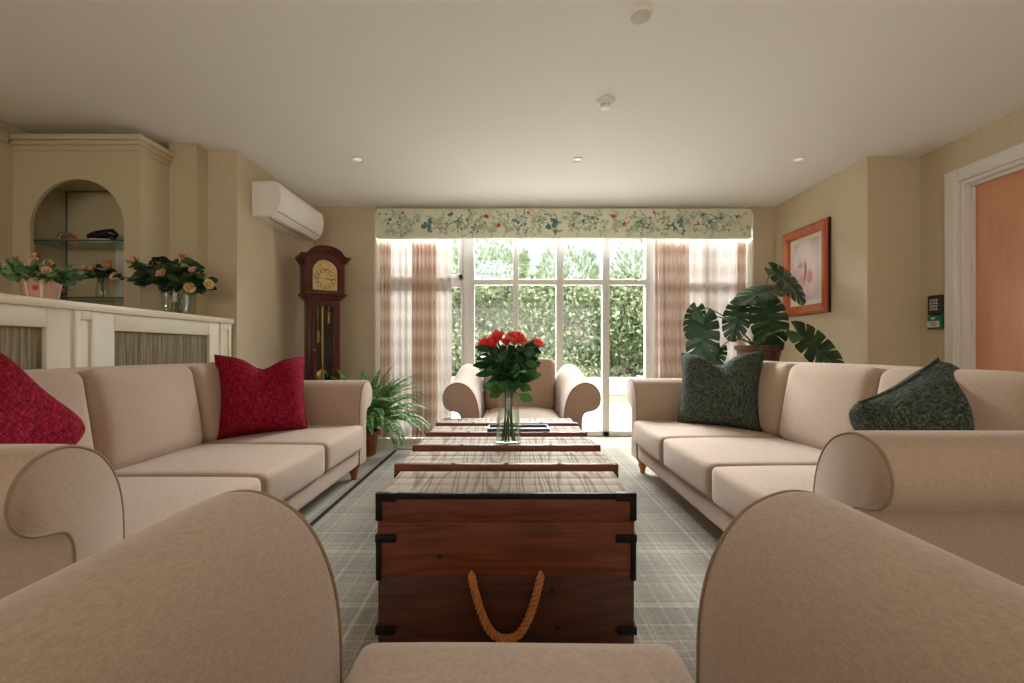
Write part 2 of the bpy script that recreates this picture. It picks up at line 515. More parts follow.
# ------------------------------------------------------------------ mesh builder
class MB:
    def __init__(s):
        s.v, s.f, s.mi, s.sm, s.uv = [], [], [], [], {}

    def add(s, vs, fs, mi=0, smooth=True, mat=None):
        o = len(s.v)
        if mat is not None:
            vs = [mat @ Vector(p) for p in vs]
        s.v.extend([tuple(p) for p in vs])
        for f in fs:
            s.f.append(tuple(i + o for i in f))
            s.mi.append(mi)
            s.sm.append(smooth)
        return s

    def bm(s, bm, mi=0, smooth=True, mat=None):
        bm.verts.index_update()
        s.add([v.co.copy() for v in bm.verts], [[v.index for v in f.verts] for f in bm.faces], mi, smooth, mat)
        bm.free()
        return s

    def box(s, lo, hi, bev=0.0, seg=2, mi=0, mat=None):
        b = bmesh.new()
        bmesh.ops.create_cube(b, size=1.0)
        for v in b.verts:
            v.co = Vector([(lo[i] + hi[i]) / 2 + v.co[i] * (hi[i] - lo[i]) for i in range(3)])
        if bev > 0:
            bmesh.ops.bevel(b, geom=list(b.edges), offset=bev, segments=seg, profile=0.5, affect='EDGES')
        return s.bm(b, mi, bev > 0, mat)

    def lathe(s, prof, c=(0, 0, 0), seg=32, mi=0, mat=None, smooth=True):
        vs, fs = [], []
        n = len(prof)
        for k in range(seg):
            a = 2 * PI * k / seg
            for (r, z) in prof:
                vs.append((c[0] + r * math.cos(a), c[1] + r * math.sin(a), c[2] + z))
        for k in range(seg):
            k2 = (k + 1) % seg
            for i in range(n - 1):
                fs.append((k * n + i, k2 * n + i, k2 * n + i + 1, k * n + i + 1))
        if prof[0][0] > 1e-6:
            fs.append(tuple(k * n for k in reversed(range(seg))))
        if prof[-1][0] > 1e-6:
            fs.append(tuple(k * n + n - 1 for k in range(seg)))
        return s.add(vs, fs, mi, smooth, mat)

    def tube(s, pts, rad, seg=8, mi=0, mat=None, caps=True, closed=False):
        pts = [Vector(p) for p in pts]
        n = len(pts)
        rs = rad if isinstance(rad, (list, tuple)) else [rad] * n
        vs, fs = [], []
        up = None
        for i, p in enumerate(pts):
            if closed:
                t = (pts[(i + 1) % n] - pts[i - 1])
            else:
                t = pts[min(i + 1, n - 1)] - pts[max(i - 1, 0)]
            if t.length < 1e-9:
                t = Vector((0, 0, 1))
            t.normalize()
            if up is None:
                up = Vector((0, 0, 1)) if abs(t.z) < 0.9 else Vector((1, 0, 0))
            u = up - t * up.dot(t)
            if u.length < 1e-6:
                u = t.orthogonal()
            u.normalize()
            w = t.cross(u)
            up = u
            for k in range(seg):
                a = 2 * PI * k / seg
                vs.append(p + (u * math.cos(a) + w * math.sin(a)) * rs[i])
        for i in range(n if closed else n - 1):
            j = (i + 1) % n
            for k in range(seg):
                k2 = (k + 1) % seg
                fs.append((i * seg + k, i * seg + k2, j * seg + k2, j * seg + k))
        if caps and not closed:
            fs.append(tuple(reversed(range(seg))))
            fs.append(tuple((n - 1) * seg + k for k in range(seg)))
        return s.add(vs, fs, mi, True, mat)

    def prism(s, poly, a0, a1, axis='y', mi=0, mat=None, smooth=True, rings=1, shift=None):
        """2D outline (u, z) swept along axis from a0 to a1; shift(t) -> (du, dz)."""
        n = len(poly)
        vs, fs = [], []
        for i in range(rings + 1):
            t = i / rings
            a = a0 + (a1 - a0) * t
            du, dz = shift(t) if shift else (0, 0)
            for (u, z) in poly:
                k = max(0.0, (z - 0.2) / 0.5)
                vs.append((u + du * k, a, z + dz * k) if axis == 'y' else (a, u + du * k, z + dz * k))
        for i in range(rings):
            for k in range(n):
                k2 = (k + 1) % n
                fs.append((i * n + k, i * n + k2, (i + 1) * n + k2, (i + 1) * n + k))
        fs.append(tuple(reversed(range(n))))
        fs.append(tuple(rings * n + k for k in range(n)))
        return s.add(vs, fs, mi, smooth, mat)

    def grid(s, fn, nu, nv, mi=0, uv=False, smooth=True, mat=None):
        o = len(s.v)
        vs = [fn(i / nu, j / nv) for j in range(nv + 1) for i in range(nu + 1)]
        fs = [(j * (nu + 1) + i, j * (nu + 1) + i + 1, (j + 1) * (nu + 1) + i + 1, (j + 1) * (nu + 1) + i)
              for j in range(nv) for i in range(nu)]
        s.add(vs, fs, mi, smooth, mat)
        if uv:
            for j in range(nv + 1):
                for i in range(nu + 1):
                    s.uv[o + j * (nu + 1) + i] = (i / nu, j / nv)
        return s

    def build(s, name, mats, parent=None, sharp=38, loc=None, fix=True):
        me = bpy.data.meshes.new(name)
        me.from_pydata(s.v, [], s.f)
        if not isinstance(mats, (list, tuple)):
            mats = [mats]
        for m in mats:
            me.materials.append(m)
        me.polygons.foreach_set('material_index', s.mi)
        me.polygons.foreach_set('use_smooth', s.sm)
        if s.uv:
            ul = me.uv_layers.new(name='UVMap')
            for lp in me.loops:
                ul.data[lp.index].uv = s.uv.get(lp.vertex_index, (0, 0))
        if fix:
            b = bmesh.new()
            b.from_mesh(me)
            bmesh.ops.recalc_face_normals(b, faces=b.faces)
            b.to_mesh(me)
            b.free()
        me.update()
        if any(s.sm) and sharp:
            me.set_sharp_from_angle(angle=math.radians(sharp))
        o = bpy.data.objects.new(name, me)
        COL.objects.link(o)
        if parent is not None:
            o.parent = parent
        if loc is not None:
            o.location = loc
        return o


def thing(name, label, cat, loc=(0, 0, 0), rz=0.0, group=None):
    o = bpy.data.objects.new(name, None)
    o.empty_display_size = 0.1
    COL.objects.link(o)
    o.location = loc
    o.rotation_euler = (0, 0, rz)
    o['label'] = label
    o['category'] = cat
    if group:
        o['group'] = group
    return o


def tag(o, label, cat, group=None, kind=None):
    o['label'] = label
    o['category'] = cat
    if group:
        o['group'] = group
    if kind:
        o['kind'] = kind
    return o


def struct(o, label=None, cat=None):
    o['kind'] = 'structure'
    if label:
        o['label'] = label
        o['category'] = cat
    return o


def dup(root, loc, rz, label, group=None):
    r = root.copy()
    COL.objects.link(r)
    r.location = loc
    r.rotation_euler = (0, 0, rz)
    r['label'] = label
    if group:
        r['group'] = group
    for ch in list(root.children):
        c = ch.copy()
        COL.objects.link(c)
        c.parent = r
        for g in list(ch.children):
            d = g.copy()
            COL.objects.link(d)
            d.parent = c
    return r


def smoothstep(a, b, x):
    t = max(0.0, min(1.0, (x - a) / (b - a)))
    return t * t * (3 - 2 * t)


# ------------------------------------------------------------------ room shell
CZ = 2.40
FW = 4.456          # far wall
struct(MB().box((-3.45, -2.7, -0.12), (3.4, 4.72, 0.0)).build('floor', M['floor']), 'beige plaid carpet covering the whole room floor', 'floor')
struct(MB().box((-3.45, -2.7, CZ), (3.4, 4.72, CZ + 0.12)).build('ceiling', M['ceiling']), 'plain white painted ceiling', 'ceiling')
# left side
w = MB().box((-2.5, 3.21, 0), (-2.015, 4.72, CZ)).box((-3.45, 3.21, 0), (-2.5, 3.36, CZ))
struct(w.build('wall_left', M['wall']), 'beige papered wall behind the air conditioner', 'wall')
struct(MB().box((-3.45, -2.7, 0), (-3.27, 3.21, CZ)).build('wall_left_side', M['cream']), 'cream panelled side wall', 'wall')
# far wall with the garden door opening
w = MB().box((-2.015, FW, 0), (-1.373, 4.72, CZ)).box((2.479, FW, 0), (2.72, 4.72, CZ)).box((-1.373, 4.50, 2.33), (2.479, 4.72, CZ))
struct(w.build('wall_back', M['wall']), 'beige papered wall around the garden doors', 'wall')
# right side
struct(MB().box((2.72, 3.31, 0), (3.4, 4.72, CZ)).build('wall_right', M['wall']), 'beige papered wall carrying the framed picture', 'wall')
DY0, DY1, DZ = 2.06, 3.02, 2.10
w = MB().box((3.12, DY1, 0), (3.4, 3.31, CZ)).box((3.12, -2.7, 0), (3.4, DY0, CZ)).box((3.12, DY0, DZ), (3.4, DY1, CZ))
struct(w.build('wall_right_side', M['wall']), 'beige papered wall around the wooden door', 'wall')
# wall behind the viewpoint, its wide opening added for the rear fill light
w = MB().box((-3.27, -2.7, 0), (3.12, -2.6, 0.85)).box((-3.27, -2.7, 2.25), (3.12, -2.6, CZ))
w.box((-3.27, -2.7, 0.85), (-2.4, -2.6, 2.25)).box((2.4, -2.7, 0.85), (3.12, -2.6, 2.25))
struct(w.build('wall_front', M['wall']))
# skirting
struct(MB().box((-2.015, 3.22, 0), (-2.0, FW, 0.11), 0.004).build('baseboard_left', M['wall_white']))
struct(MB().box((-1.999, FW - 0.015, 0), (-1.375, FW, 0.11), 0.004).box((2.481, FW - 0.015, 0), (2.70, FW, 0.11), 0.004).build('baseboard_back', M['wall_white']))
struct(MB().box((2.705, 3.32, 0), (2.72, FW - 0.016, 0.11), 0.004).box((2.72, 3.295, 0), (3.10, 3.31, 0.11), 0.004).build('baseboard_right', M['wall_white']))

# rug: inset plaid carpet with a dark border stripe
RZ = 0.004
rug = MB().box((-1.10, -0.9, 0.0), (1.02, 4.10, RZ)).build('rug', M['rug'])
tag(rug, 'large grey plaid rug with a thin dark border under the trunks', 'rug')
b = MB()
b.box((-1.068, -0.85, RZ - 0.001), (-1.038, 4.07, RZ + 0.0012)).box((-1.038, 4.042, RZ - 0.001), (-0.36, 4.07, RZ + 0.0012))
b.build('border_stripe', M['rug_border'], rug)

# ------------------------------------------------------------------ garden doors (structure) at Y = DP
DP = 4.70
S = FOC / DP


def wx(px):
    return (px - 510) / S


def wz(py):
    return H + (350 - py) / S


wr = bpy.data.objects.new('window_1', None)
COL.objects.link(wr)
struct(wr, 'white framed glazed garden doors with top lights', 'window')
Z0, Z1 = 0.0, 2.33
TR0, TR1 = wz(285), wz(279.5)
f = MB()
posts = [(-1.373, -1.30), (wx(463), wx(474.5)), (wx(513), wx(518.5)), (wx(556), wx(563)), (wx(602), wx(609)), (wx(645), wx(657)),
         (wx(700), wx(706)), (2.42, 2.479)]
for a, c in posts:
    f.box((a, DP - 0.03, Z0), (c, DP + 0.05, Z1), 0.006)
f.box((-1.373, DP - 0.025, TR0), (2.479, DP + 0.045, TR1), 0.005)
f.box((-1.373, DP - 0.03, 0.0), (2.479, DP + 0.05, wz(430.5)), 0.006)
f.box((-1.373, DP - 0.03, 2.27), (2.479, DP + 0.05, 2.33), 0.006)
f.build('window_frame', M['upvc'], wr)
# side light casement frame
f = MB()
sx0, sx1 = -1.30, wx(463)
f.box((sx0, DP - 0.04, TR1), (sx1, DP - 0.012, TR1 + 0.05), 0.004).box((sx1 - 0.045, DP - 0.04, TR1), (sx1, DP - 0.012, 2.27), 0.004)
f.box((sx0, DP - 0.04, TR0 - 0.03), (sx1, DP - 0.012, TR0 + 0.001), 0.004).box((sx1 - 0.02, DP - 0.04, 0.09), (sx1, DP - 0.012, TR0), 0.004)
f.build('sash', M['upvc'], wr)
for i in range(len(posts) - 1):
    x0, x1 = posts[i][1], posts[i + 1][0]
    MB().box((x0, DP + 0.005, wz(430.5)), (x1, DP + 0.009, TR0)).build('pane', M['pane'], wr)
    MB().box((x0, DP + 0.005, TR1), (x1, DP + 0.009, 2.27)).build('pane', M['pane'], wr)
# white reveal linings of the opening
struct(MB().box((-1.385, FW - 0.012, 0), (-1.368, DP - 0.03, 2.33)).box((2.474, FW - 0.012, 0), (2.491, DP - 0.03, 2.33)).build('trim_1', M['wall_white']))

# ------------------------------------------------------------------ pelmet with floral print
PX0, PX1, PZ0, PZ1, PY = -1.356, 2.45, 2.063, 2.362, 4.40
pel = thing('pelmet', 'pale green floral fabric pelmet across the top of the garden doors', 'pelmet', (0, PY, 0))
b = MB().box((PX0, 0, PZ0), (PX1, 0.055, PZ1), 0.012, 2)


def flat(b, pts, y, mi):
    b.add([(p[0], y, p[1]) for p in pts], [tuple(range(len(pts)))], mi, False)


def petal_shape(cx, cz, L, W, a, n=8):
    pts = []
    for k in range(n):
        t = 2 * PI * k / n
        u, v = L * (0.5 - 0.5 * math.cos(t)), W * 0.5 * math.sin(t)
        pts.append((cx + u * math.cos(a) - v * math.sin(a), cz + u * math.sin(a) + v * math.cos(a)))
    return pts


rp = random.Random(21)
_k = [0]


def print_y():
    _k[0] += 1
    return -0.0012 - (_k[0] % 40) * 0.00003


def clampz(z, m=0.03):
    return max(PZ0 + m, min(PZ1 - m, z))


def spray(x, z, n, mi, sz, spread):
    for q in range(n):
        a = rp.uniform(0, 2 * PI)
        rr = rp.uniform(0, spread)
        cx, cz = x + rr * math.cos(a), clampz(z + rr * math.sin(a) * 0.7, sz + 0.004)
        for p in range(rp.choice((3, 4, 5))):
            flat(b, petal_shape(cx, cz, sz * rp.uniform(.5, .8), sz * 0.42, p * 1.35 + a), print_y(), mi)


def twig(x, z, ln, a, mi):
    pts = [(x + t * ln * math.cos(a + t * .8), clampz(z + t * ln * math.sin(a + t * .8), .01)) for t in (0, .2, .4, .6, .8, 1)]
    for p, q in zip(pts, pts[1:]):
        d = Vector((q[0] - p[0], q[1] - p[1]))
        if d.length < 1e-5:
            continue
        nn = Vector((-d.y, d.x)).normalized() * 0.0028
        flat(b, [(p[0] + nn.x, p[1] + nn.y), (p[0] - nn.x, p[1] - nn.y), (q[0] - nn.x, q[1] - nn.y), (q[0] + nn.x, q[1] + nn.y)], print_y(), mi)
        flat(b, petal_shape(q[0], clampz(q[1], .03), .026, .011, a + rp.choice((1.1, -1.1))), print_y(), mi)


REP = 1.27
for rep in range(3):
    ox = PX0 + 0.02 + rep * REP
    for dx, dz, n, mi, sz, sp in ((.10, .16, 4, 2, .030, .06), (.20, .13, 3, 3, .026, .06), (.46, .12, 4, 2, .045, .07), (.53, .17, 3, 2, .05, .05),
                                  (.40, .16, 3, 3, .024, .09), (.74, .24, 3, 2, .030, .03), (.81, .17, 2, 2, .030, .02), (.86, .11, 4, 4, .04, .08),
                                  (.30, .08, 3, 4, .036, .08), (.66, .09, 3, 4, .035, .07), (1.0, .1, 3, 3, .022, .08), (1.15, .09, 4, 4, .036, .09),
                                  (1.10, .22, 2, 1, .036, .025), (1.22, .13, 3, 1, .040, .03), (.255, .255, 2, 1, .026, .012), (.22, .2, 1, 3, .03, .01),
                                  (.05, .24, 2, 3, .022, .04), (.95, .23, 3, 4, .03, .05), (.36, .22, 5, 4, .04, .1), (.62, .2, 5, 4, .04, .1), (.14, .08, 5, 4, .04, .1), (.9, .2, 3, 2, .03, .05), (.52, .07, 3, 3, .03, .06), (.70, .15, 2, 1, .02, .03)):
        x = ox + dx
        if x < PX1 - 0.06:
            spray(x, PZ0 + dz, n, mi, sz, sp)
    for q in range(60):
        x = ox + rp.uniform(0, REP)
        if PX0 + .12 < x < PX1 - .15:
            twig(x, PZ0 + rp.uniform(.04, .22), rp.uniform(.06, .14), rp.uniform(-.5, 3.6), rp.choice((3, 4, 4, 4)))
b.build('pelmet_cloth', [M['pelmet'], M['scarlet_print'], M['teal_print'], M['dark_print'], M['grey_print']], pel, fix=False)
MB().box((PX0 + 0.01, 0.056, PZ0 + 0.03), (PX1 - 0.01, 0.095, PZ1 - 0.03)).build('pelmet_board', M['wall_white'], pel)


# ------------------------------------------------------------------ curtains
def curtain(name, x0, x1, y, z0, z1, nfold, amp, mat, label, cat, seed, group=None, gather=None):
    rr = random.Random(seed)
    ph = [rr.uniform(0, 6.28) for _ in range(4)]

    def fn(u, v):
        uu = u + 0.012 * math.sin(7 * u * PI + ph[0])
        if gather:
            uu = gather(uu)
        x = x0 + (x1 - x0) * uu
        k = 1.0 - 0.3 * v
        yy = amp * k * (math.sin(2 * PI * nfold * u + ph[1] + 0.5 * math.sin(3 * v + ph[2])) + 0.35 * math.sin(2 * PI * nfold * 2.3 * u + ph[3]))
        x += 0.010 * math.sin(2 * PI * nfold * u + 2.2 * v + ph[2]) * (1 - v)
        return (x, y + yy, z0 + (z1 - z0) * v)
    o = MB().grid(fn, max(60, int(nfold * 14)), 14, uv=True).build(name, mat, None, sharp=0, fix=False)
    tag(o, label, cat, group)
    return o


def cx_at(px, y):
    return (px - 510) * y / FOC


CY, SY = 4.53, 4.60
curtain('check_curtain', cx_at(412, CY), cx_at(437, CY), CY, 0.02, 2.10, 6, 0.032, M['check'],
        'gathered pink check curtain hanging beside the green fern', 'curtain', 3)
curtain('check_curtain', cx_at(658, CY), cx_at(688, CY), CY, 0.02, 2.10, 6, 0.032, M['check'],
        'gathered pink check curtain hanging near the sofa with green cushions', 'curtain', 5)
curtain('sheer_curtain', -1.36, cx_at(452, SY), SY, 0.02, 2.10, 9, 0.022, M['sheer_cloth'],
        'white sheer curtain drawn across the glass behind the fern', 'curtain', 11)
curtain('sheer_curtain', cx_at(653, SY), 2.465, SY, 0.02, 2.10, 10, 0.022, M['sheer_cloth'],
        'white sheer curtain drawn across the glass behind the monstera', 'curtain', 13)
curtain('check_curtain', -1.355, -1.24, 4.53, 0.02, 2.10, 3, 0.018, M['check'],
        'narrow strip of check curtain at the wall corner by the clock', 'curtain', 17)
curtain('check_curtain', 2.36, 2.455, 4.53, 0.02, 2.10, 3, 0.018, M['check'],
        'narrow strip of check curtain at the wall corner by the framed picture', 'curtain', 19)

# ------------------------------------------------------------------ garden
GZ = -0.12
struct(MB().box((-14, 4.75, GZ - 0.2), (16, 8.0, GZ)).build('patio_ground', M['patio']), 'pale stone patio outside the garden doors', 'patio')
struct(MB().box((-14, 8.0, GZ - 0.2), (16, 22, GZ - 0.01)).build('lawn_ground', M['lawn']), 'strip of mown lawn beyond the patio', 'lawn')


def leaf_cloud(name, mat, pts, nrm, lo, hi, seed, parent=None, extra=None, aspect=0.55):
    """Leaves as folded pointed blades at pts (numpy)."""
    g = np.random.default_rng(seed)
    n = len(pts)
    d = g.normal(size=(n, 3)) + nrm * 0.4
    d /= np.linalg.norm(d, axis=1)[:, None]
    s = g.normal(size=(n, 3)) + nrm * 0.0
    s -= d * (s * d).sum(1)[:, None]
    s /= np.linalg.norm(s, axis=1)[:, None]
    up = np.cross(d, s)
    L = g.uniform(lo, hi, size=(n, 1))
    Wd = L * aspect * 0.5
    v = np.stack([pts, pts + d * L * 0.45 + s * Wd + up * L * 0.1, pts + d * L, pts + d * L * 0.45 - s * Wd + up * L * 0.1], axis=1).reshape(-1, 3)
    b = MB()
    idx = np.arange(n) * 4
    b.v = [tuple(p) for p in v.tolist()]
    b.f = [t for i in idx.tolist() for t in ((i, i + 1, i + 2), (i, i + 2, i + 3))]
    b.mi = [0] * len(b.f)
    b.sm = [False] * len(b.f)
    mats = [mat]
    if extra:
        extra(b)
        mats.append(extra.mat)
    return b.build(name, mats, parent, sharp=0, fix=False)


g = np.random.default_rng(4)
HX0, HX1, HY, HZ = -4.5, 7.0, 11.0, 2.78
n = 26000
hx = g.uniform(HX0, HX1, n)
hz = g.uniform(GZ, HZ, n)
bul = 0.22 * np.sin(hx * 1.7 + 1) + 0.16 * np.sin(hz * 2.9 + hx * 0.9)
top = HZ - 0.15 + 0.18 * np.sin(hx * 2.3) + 0.1 * np.sin(hx * 5.1)
hz = np.minimum(hz, top + g.normal(0, 0.06, n))
hy = HY - bul - np.abs(g.normal(0, 0.14, n)) + 0.10


def core(b):
    b.box((HX0, HY + 0.35, GZ), (HX1, HY + 1.2, HZ - 0.35), 0.0, mi=1)


core.mat = M['hedge_core']
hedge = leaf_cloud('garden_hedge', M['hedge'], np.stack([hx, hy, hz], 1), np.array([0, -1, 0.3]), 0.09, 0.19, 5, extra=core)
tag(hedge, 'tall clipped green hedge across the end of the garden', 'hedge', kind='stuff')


def tree(x, y, zc, r, seed, label):
    t = thing('garden_tree', label, 'tree', (x, y, GZ), 0, 'trees behind the hedge')
    gg = np.random.default_rng(seed)
    m = 3000
    d = gg.normal(size=(m, 3))
    d /= np.linalg.norm(d, axis=1)[:, None]
    p = d * (r * gg.uniform(0.45, 1, size=(m, 1)) ** 0.6) * np.array([1, 1, 1.15]) + np.array([0, 0, zc])
    p += 0.25 * r * np.sin(p * 4 / r)
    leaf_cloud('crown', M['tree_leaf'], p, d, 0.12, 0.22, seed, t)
    MB().tube([(0, 0, 0), (0.05, 0, zc * 0.5), (0, 0.03, zc)], [0.13, 0.1, 0.05], 10).build('trunk', M['bark'], t)


tree(-0.8, 14.4, 3.2, 1.6, 31, 'pale leafy tree rising over the hedge behind the cut roses')
tree(4.6, 14.2, 3.0, 1.35, 33, 'pale leafy tree over the hedge near the pink check curtain by the sofa')
tree(2.0, 15.4, 2.9, 1.2, 35, 'low pale tree just topping the hedge in the middle of the doors')
low = MB()
for k in range(12):
    x = -3 + k * 0.75
    low.box((x, 10.05 - 0.02 * math.sin(k * 2.1), GZ), (x + 0.73, 10.4, GZ + 0.42 + 0.02 * math.sin(k * 1.7)), 0.02)
struct(low.build('garden_wall', M['patio']), 'low pale stone wall at the foot of the hedge', 'wall')


# ------------------------------------------------------------------ sofas and armchairs
ARM = [(0, .115), (0, .30), (0, .44), (.004, .51), (.016, .57), (.038, .625), (.07, .668), (.108, .693), (.15, .705), (.19, .70), (.225, .682),
       (.25, .652), (.263, .615), (.264, .578), (.252, .543), (.23, .52), (.20, .508), (.17, .503), (.148, .492), (.134, .468), (.128, .43), (.126, .30), (.126, .115)]


def smooth_outline(pts, n=4):
    out = [pts[0]]
    for i in range(len(pts) - 1):
        p0, p1, p2, p3 = pts[max(i - 1, 0)], pts[i], pts[i + 1], pts[min(i + 2, len(pts) - 1)]
        for k in range(1, n + 1):
            t = k / n
            out.append(tuple(.5 * (2 * p1[j] + (p2[j] - p0[j]) * t + (2 * p0[j] - 5 * p1[j] + 4 * p2[j] - p3[j]) * t * t +
                                   (3 * p1[j] - p0[j] - 3 * p2[j] + p3[j]) * t ** 3) for j in (0, 1)))
    return out


ARM = smooth_outline(ARM[1:-1])
ARM = [(0, .115)] + ARM + [(.126, .115)]


def rounded(lo, hi, rad, crown=(0, 0, 0), n=14, seed=0, wob=0.0):
    """A soft upholstered block: rounded box with bulging faces."""
    rr = random.Random(seed)
    phs = [rr.uniform(0, 6.28) for _ in range(6)]
    c = [(lo[i] + hi[i]) / 2 for i in range(3)]
    h = [(hi[i] - lo[i]) / 2 for i in range(3)]
    b = bmesh.new()
    bmesh.ops.create_cube(b, size=2.0)
    bmesh.ops.subdivide_edges(b, edges=list(b.edges), cuts=n, use_grid_fill=True)
    for v in b.verts:
        # denser towards the edges
        q = [math.copysign(1 - (1 - abs(t)) ** 1.6, t) if abs(t) < 1 else t for t in v.co]
        p = [q[i] * h[i] for i in range(3)]
        inner = [max(-(h[i] - rad), min(h[i] - rad, p[i])) for i in range(3)]
        d = Vector([p[i] - inner[i] for i in range(3)])
        if d.length > 1e-9:
            d = d.normalized() * rad
            p = [inner[i] + d[i] for i in range(3)]
        for i in range(3):
            j, k = (i + 1) % 3, (i + 2) % 3
            w_ = (1 - (p[j] / h[j]) ** 2) * (1 - (p[k] / h[k]) ** 2)
            p[i] += crown[i] * w_ * (p[i] / h[i])
        if wob:
            p[2] += wob * math.sin(p[0] * 9 + phs[0]) * math.sin(p[1] * 7 + phs[1])
            p[1] += wob * 0.8 * math.sin(p[0] * 8 + phs[2] + p[2] * 6)
        v.co = Vector([c[i] + p[i] for i in range(3)])
    return b


def make_seat(name, label, cat, loc, rz, inner, ncush, depth=0.97, over=0.03, rise=0.0, group=None, back_z=0.84, seed=1, thick=0.0, bh=.455, arm_s=1.0):
    """Scroll-arm sofa or armchair; local front faces -y at y = 0, length along x."""
    t = thing(name, label, cat, loc, rz, group)
    hw = inner / 2
    # body: seat deck, front rail and back
    b = MB().bm(rounded((-hw + 0.001, 0.0, .115), (hw - 0.001, depth - 0.02, .235), .022, n=6))
    b.build('base_frame', M['sofa'], t, sharp=60)
    bk = MB().bm(rounded((-hw - 0.02, depth - .15, .20), (hw + 0.02, depth, back_z), .05, (0, .01, .012), n=10))
    bk.build('back_panel', M['sofa'], t, sharp=60)
    for s in (-1, 1):
        m = Matrix.Translation((s * hw, 0, 0)) @ Matrix.Scale(s * arm_s, 4, (1, 0, 0))

        def sh(q, rise=rise):
            return (0.0, rise * smoothstep(0.25, 1.0, q))
        a = MB()
        rings = 10
        # swept scroll with slightly softened front edge
        n_ = len(ARM)
        cx_, cz_ = .11, .5
        vs = []
        levels = [(0.0, .93), (.003, .957), (.009, .98), (.018, .994), (.03, 1.0)] + [(.03 + (depth - .05) * k / rings, 1.0) for k in range(1, rings + 1)] + [(depth - .004, .97)]
        for (yy, k) in levels:
            q = yy / depth
            for (u, z) in ARM:
                zz = z
                up = max(0.0, (z - .3) / .4)
                vs.append((u if z < .12 else cx_ + (u - cx_) * k, yy, (z if z < .12 else cz_ + (z - cz_) * k) + sh(q)[1] * up))
        fs = []
        for i in range(len(levels) - 1):
            for k in range(n_):
                k2 = (k + 1) % n_
                fs.append((i * n_ + k, i * n_ + k2, (i + 1) * n_ + k2, (i + 1) * n_ + k))
        fs.append(tuple(reversed(range(n_))))
        fs.append(tuple((len(levels) - 1) * n_ + k for k in range(n_)))
        a.add(vs, fs, 0, True, m)
        ao = a.build('arm', M['sofa'], t, sharp=50)
        p = MB().tube([m @ Vector((u if z < .12 else cx_ + (u - cx_) * .968, .004, z if z < .12 else cz_ + (z - cz_) * .968)) for (u, z) in ARM], 0.0042, 8)
        p.build('piping', M['piping'], ao, sharp=0)
    cw = inner / ncush
    for k in range(ncush):
        x0, x1 = -hw + k * cw + .003, -hw + (k + 1) * cw - .003
        MB().bm(rounded((x0, -over, .232), (x1, depth - .20, .405 + thick), .030, (0, .012, .016 + thick), n=16, seed=seed * 7 + k, wob=.0025)
                ).build('seat_cushion', M['sofa'], t, sharp=0)
    for k in range(ncush):
        x0, x1 = -hw + k * cw + .004, -hw + (k + 1) * cw - .004
        bb = rounded((x0, -.075, 0), (x1, .075, bh), .055, (0, .028, .012), n=16, seed=seed * 11 + k, wob=.005)
        mm = Matrix.Translation((0, depth - .255, .392 + thick)) @ Matrix.Rotation(math.radians(-10), 4, 'X')
        MB().bm(bb, mat=mm).build('back_cushion', M['sofa'], t, sharp=0)
    prof = [(0.016, 0), (0.018, .004), (0.021, .02), (0.020, .026), (0.027, .045), (0.035, .062), (0.030, .072), (0.031, .078), (0.041, .092), (0.042, .105), (0.040, .1165)]
    lm = MB().lathe(prof, seg=20).build('leg', M['leg'], t)
    lm.location = (-hw - .05, .06, 0)
    for (x, y) in ((hw + .05, .06), (-hw - .05, depth - .06), (hw + .05, depth - .06)):
        c = lm.copy()
        COL.objects.link(c)
        c.parent = t
        c.location = (x, y, 0)
    return t


G_SOFA = 'matching scroll-arm sofas'
make_seat('sofa', 'beige three-seat scroll-arm sofa with red cushions before the cream counter', 'sofa', (-1.06, 2.135, 0.0), PI / 2, 1.87, 3, depth=.955, arm_s=1.08, group=G_SOFA, seed=2)
make_seat('sofa', 'beige three-seat scroll-arm sofa with dark green cushions beneath the framed picture', 'sofa', (0.94, 2.292, RZ), -PI / 2, 1.876, 3, arm_s=1.08, group=G_SOFA, seed=4)
make_seat('armchair', 'beige scroll-arm armchair in front of the garden doors', 'armchair', (0.08, 2.98, RZ), 0, .58, 1, depth=.86, rise=.10, back_z=.84, seed=5, arm_s=.96, thick=.035, bh=.43, group='matching scroll-arm armchairs')
make_seat('armchair', 'beige armchair cut by the picture edge, its seat facing the rope handle', 'armchair', (0.015, .70, RZ), PI, .567, 1, depth=1.02, over=.075, seed=6, thick=.012, back_z=.78, bh=.42, group='matching scroll-arm armchairs')


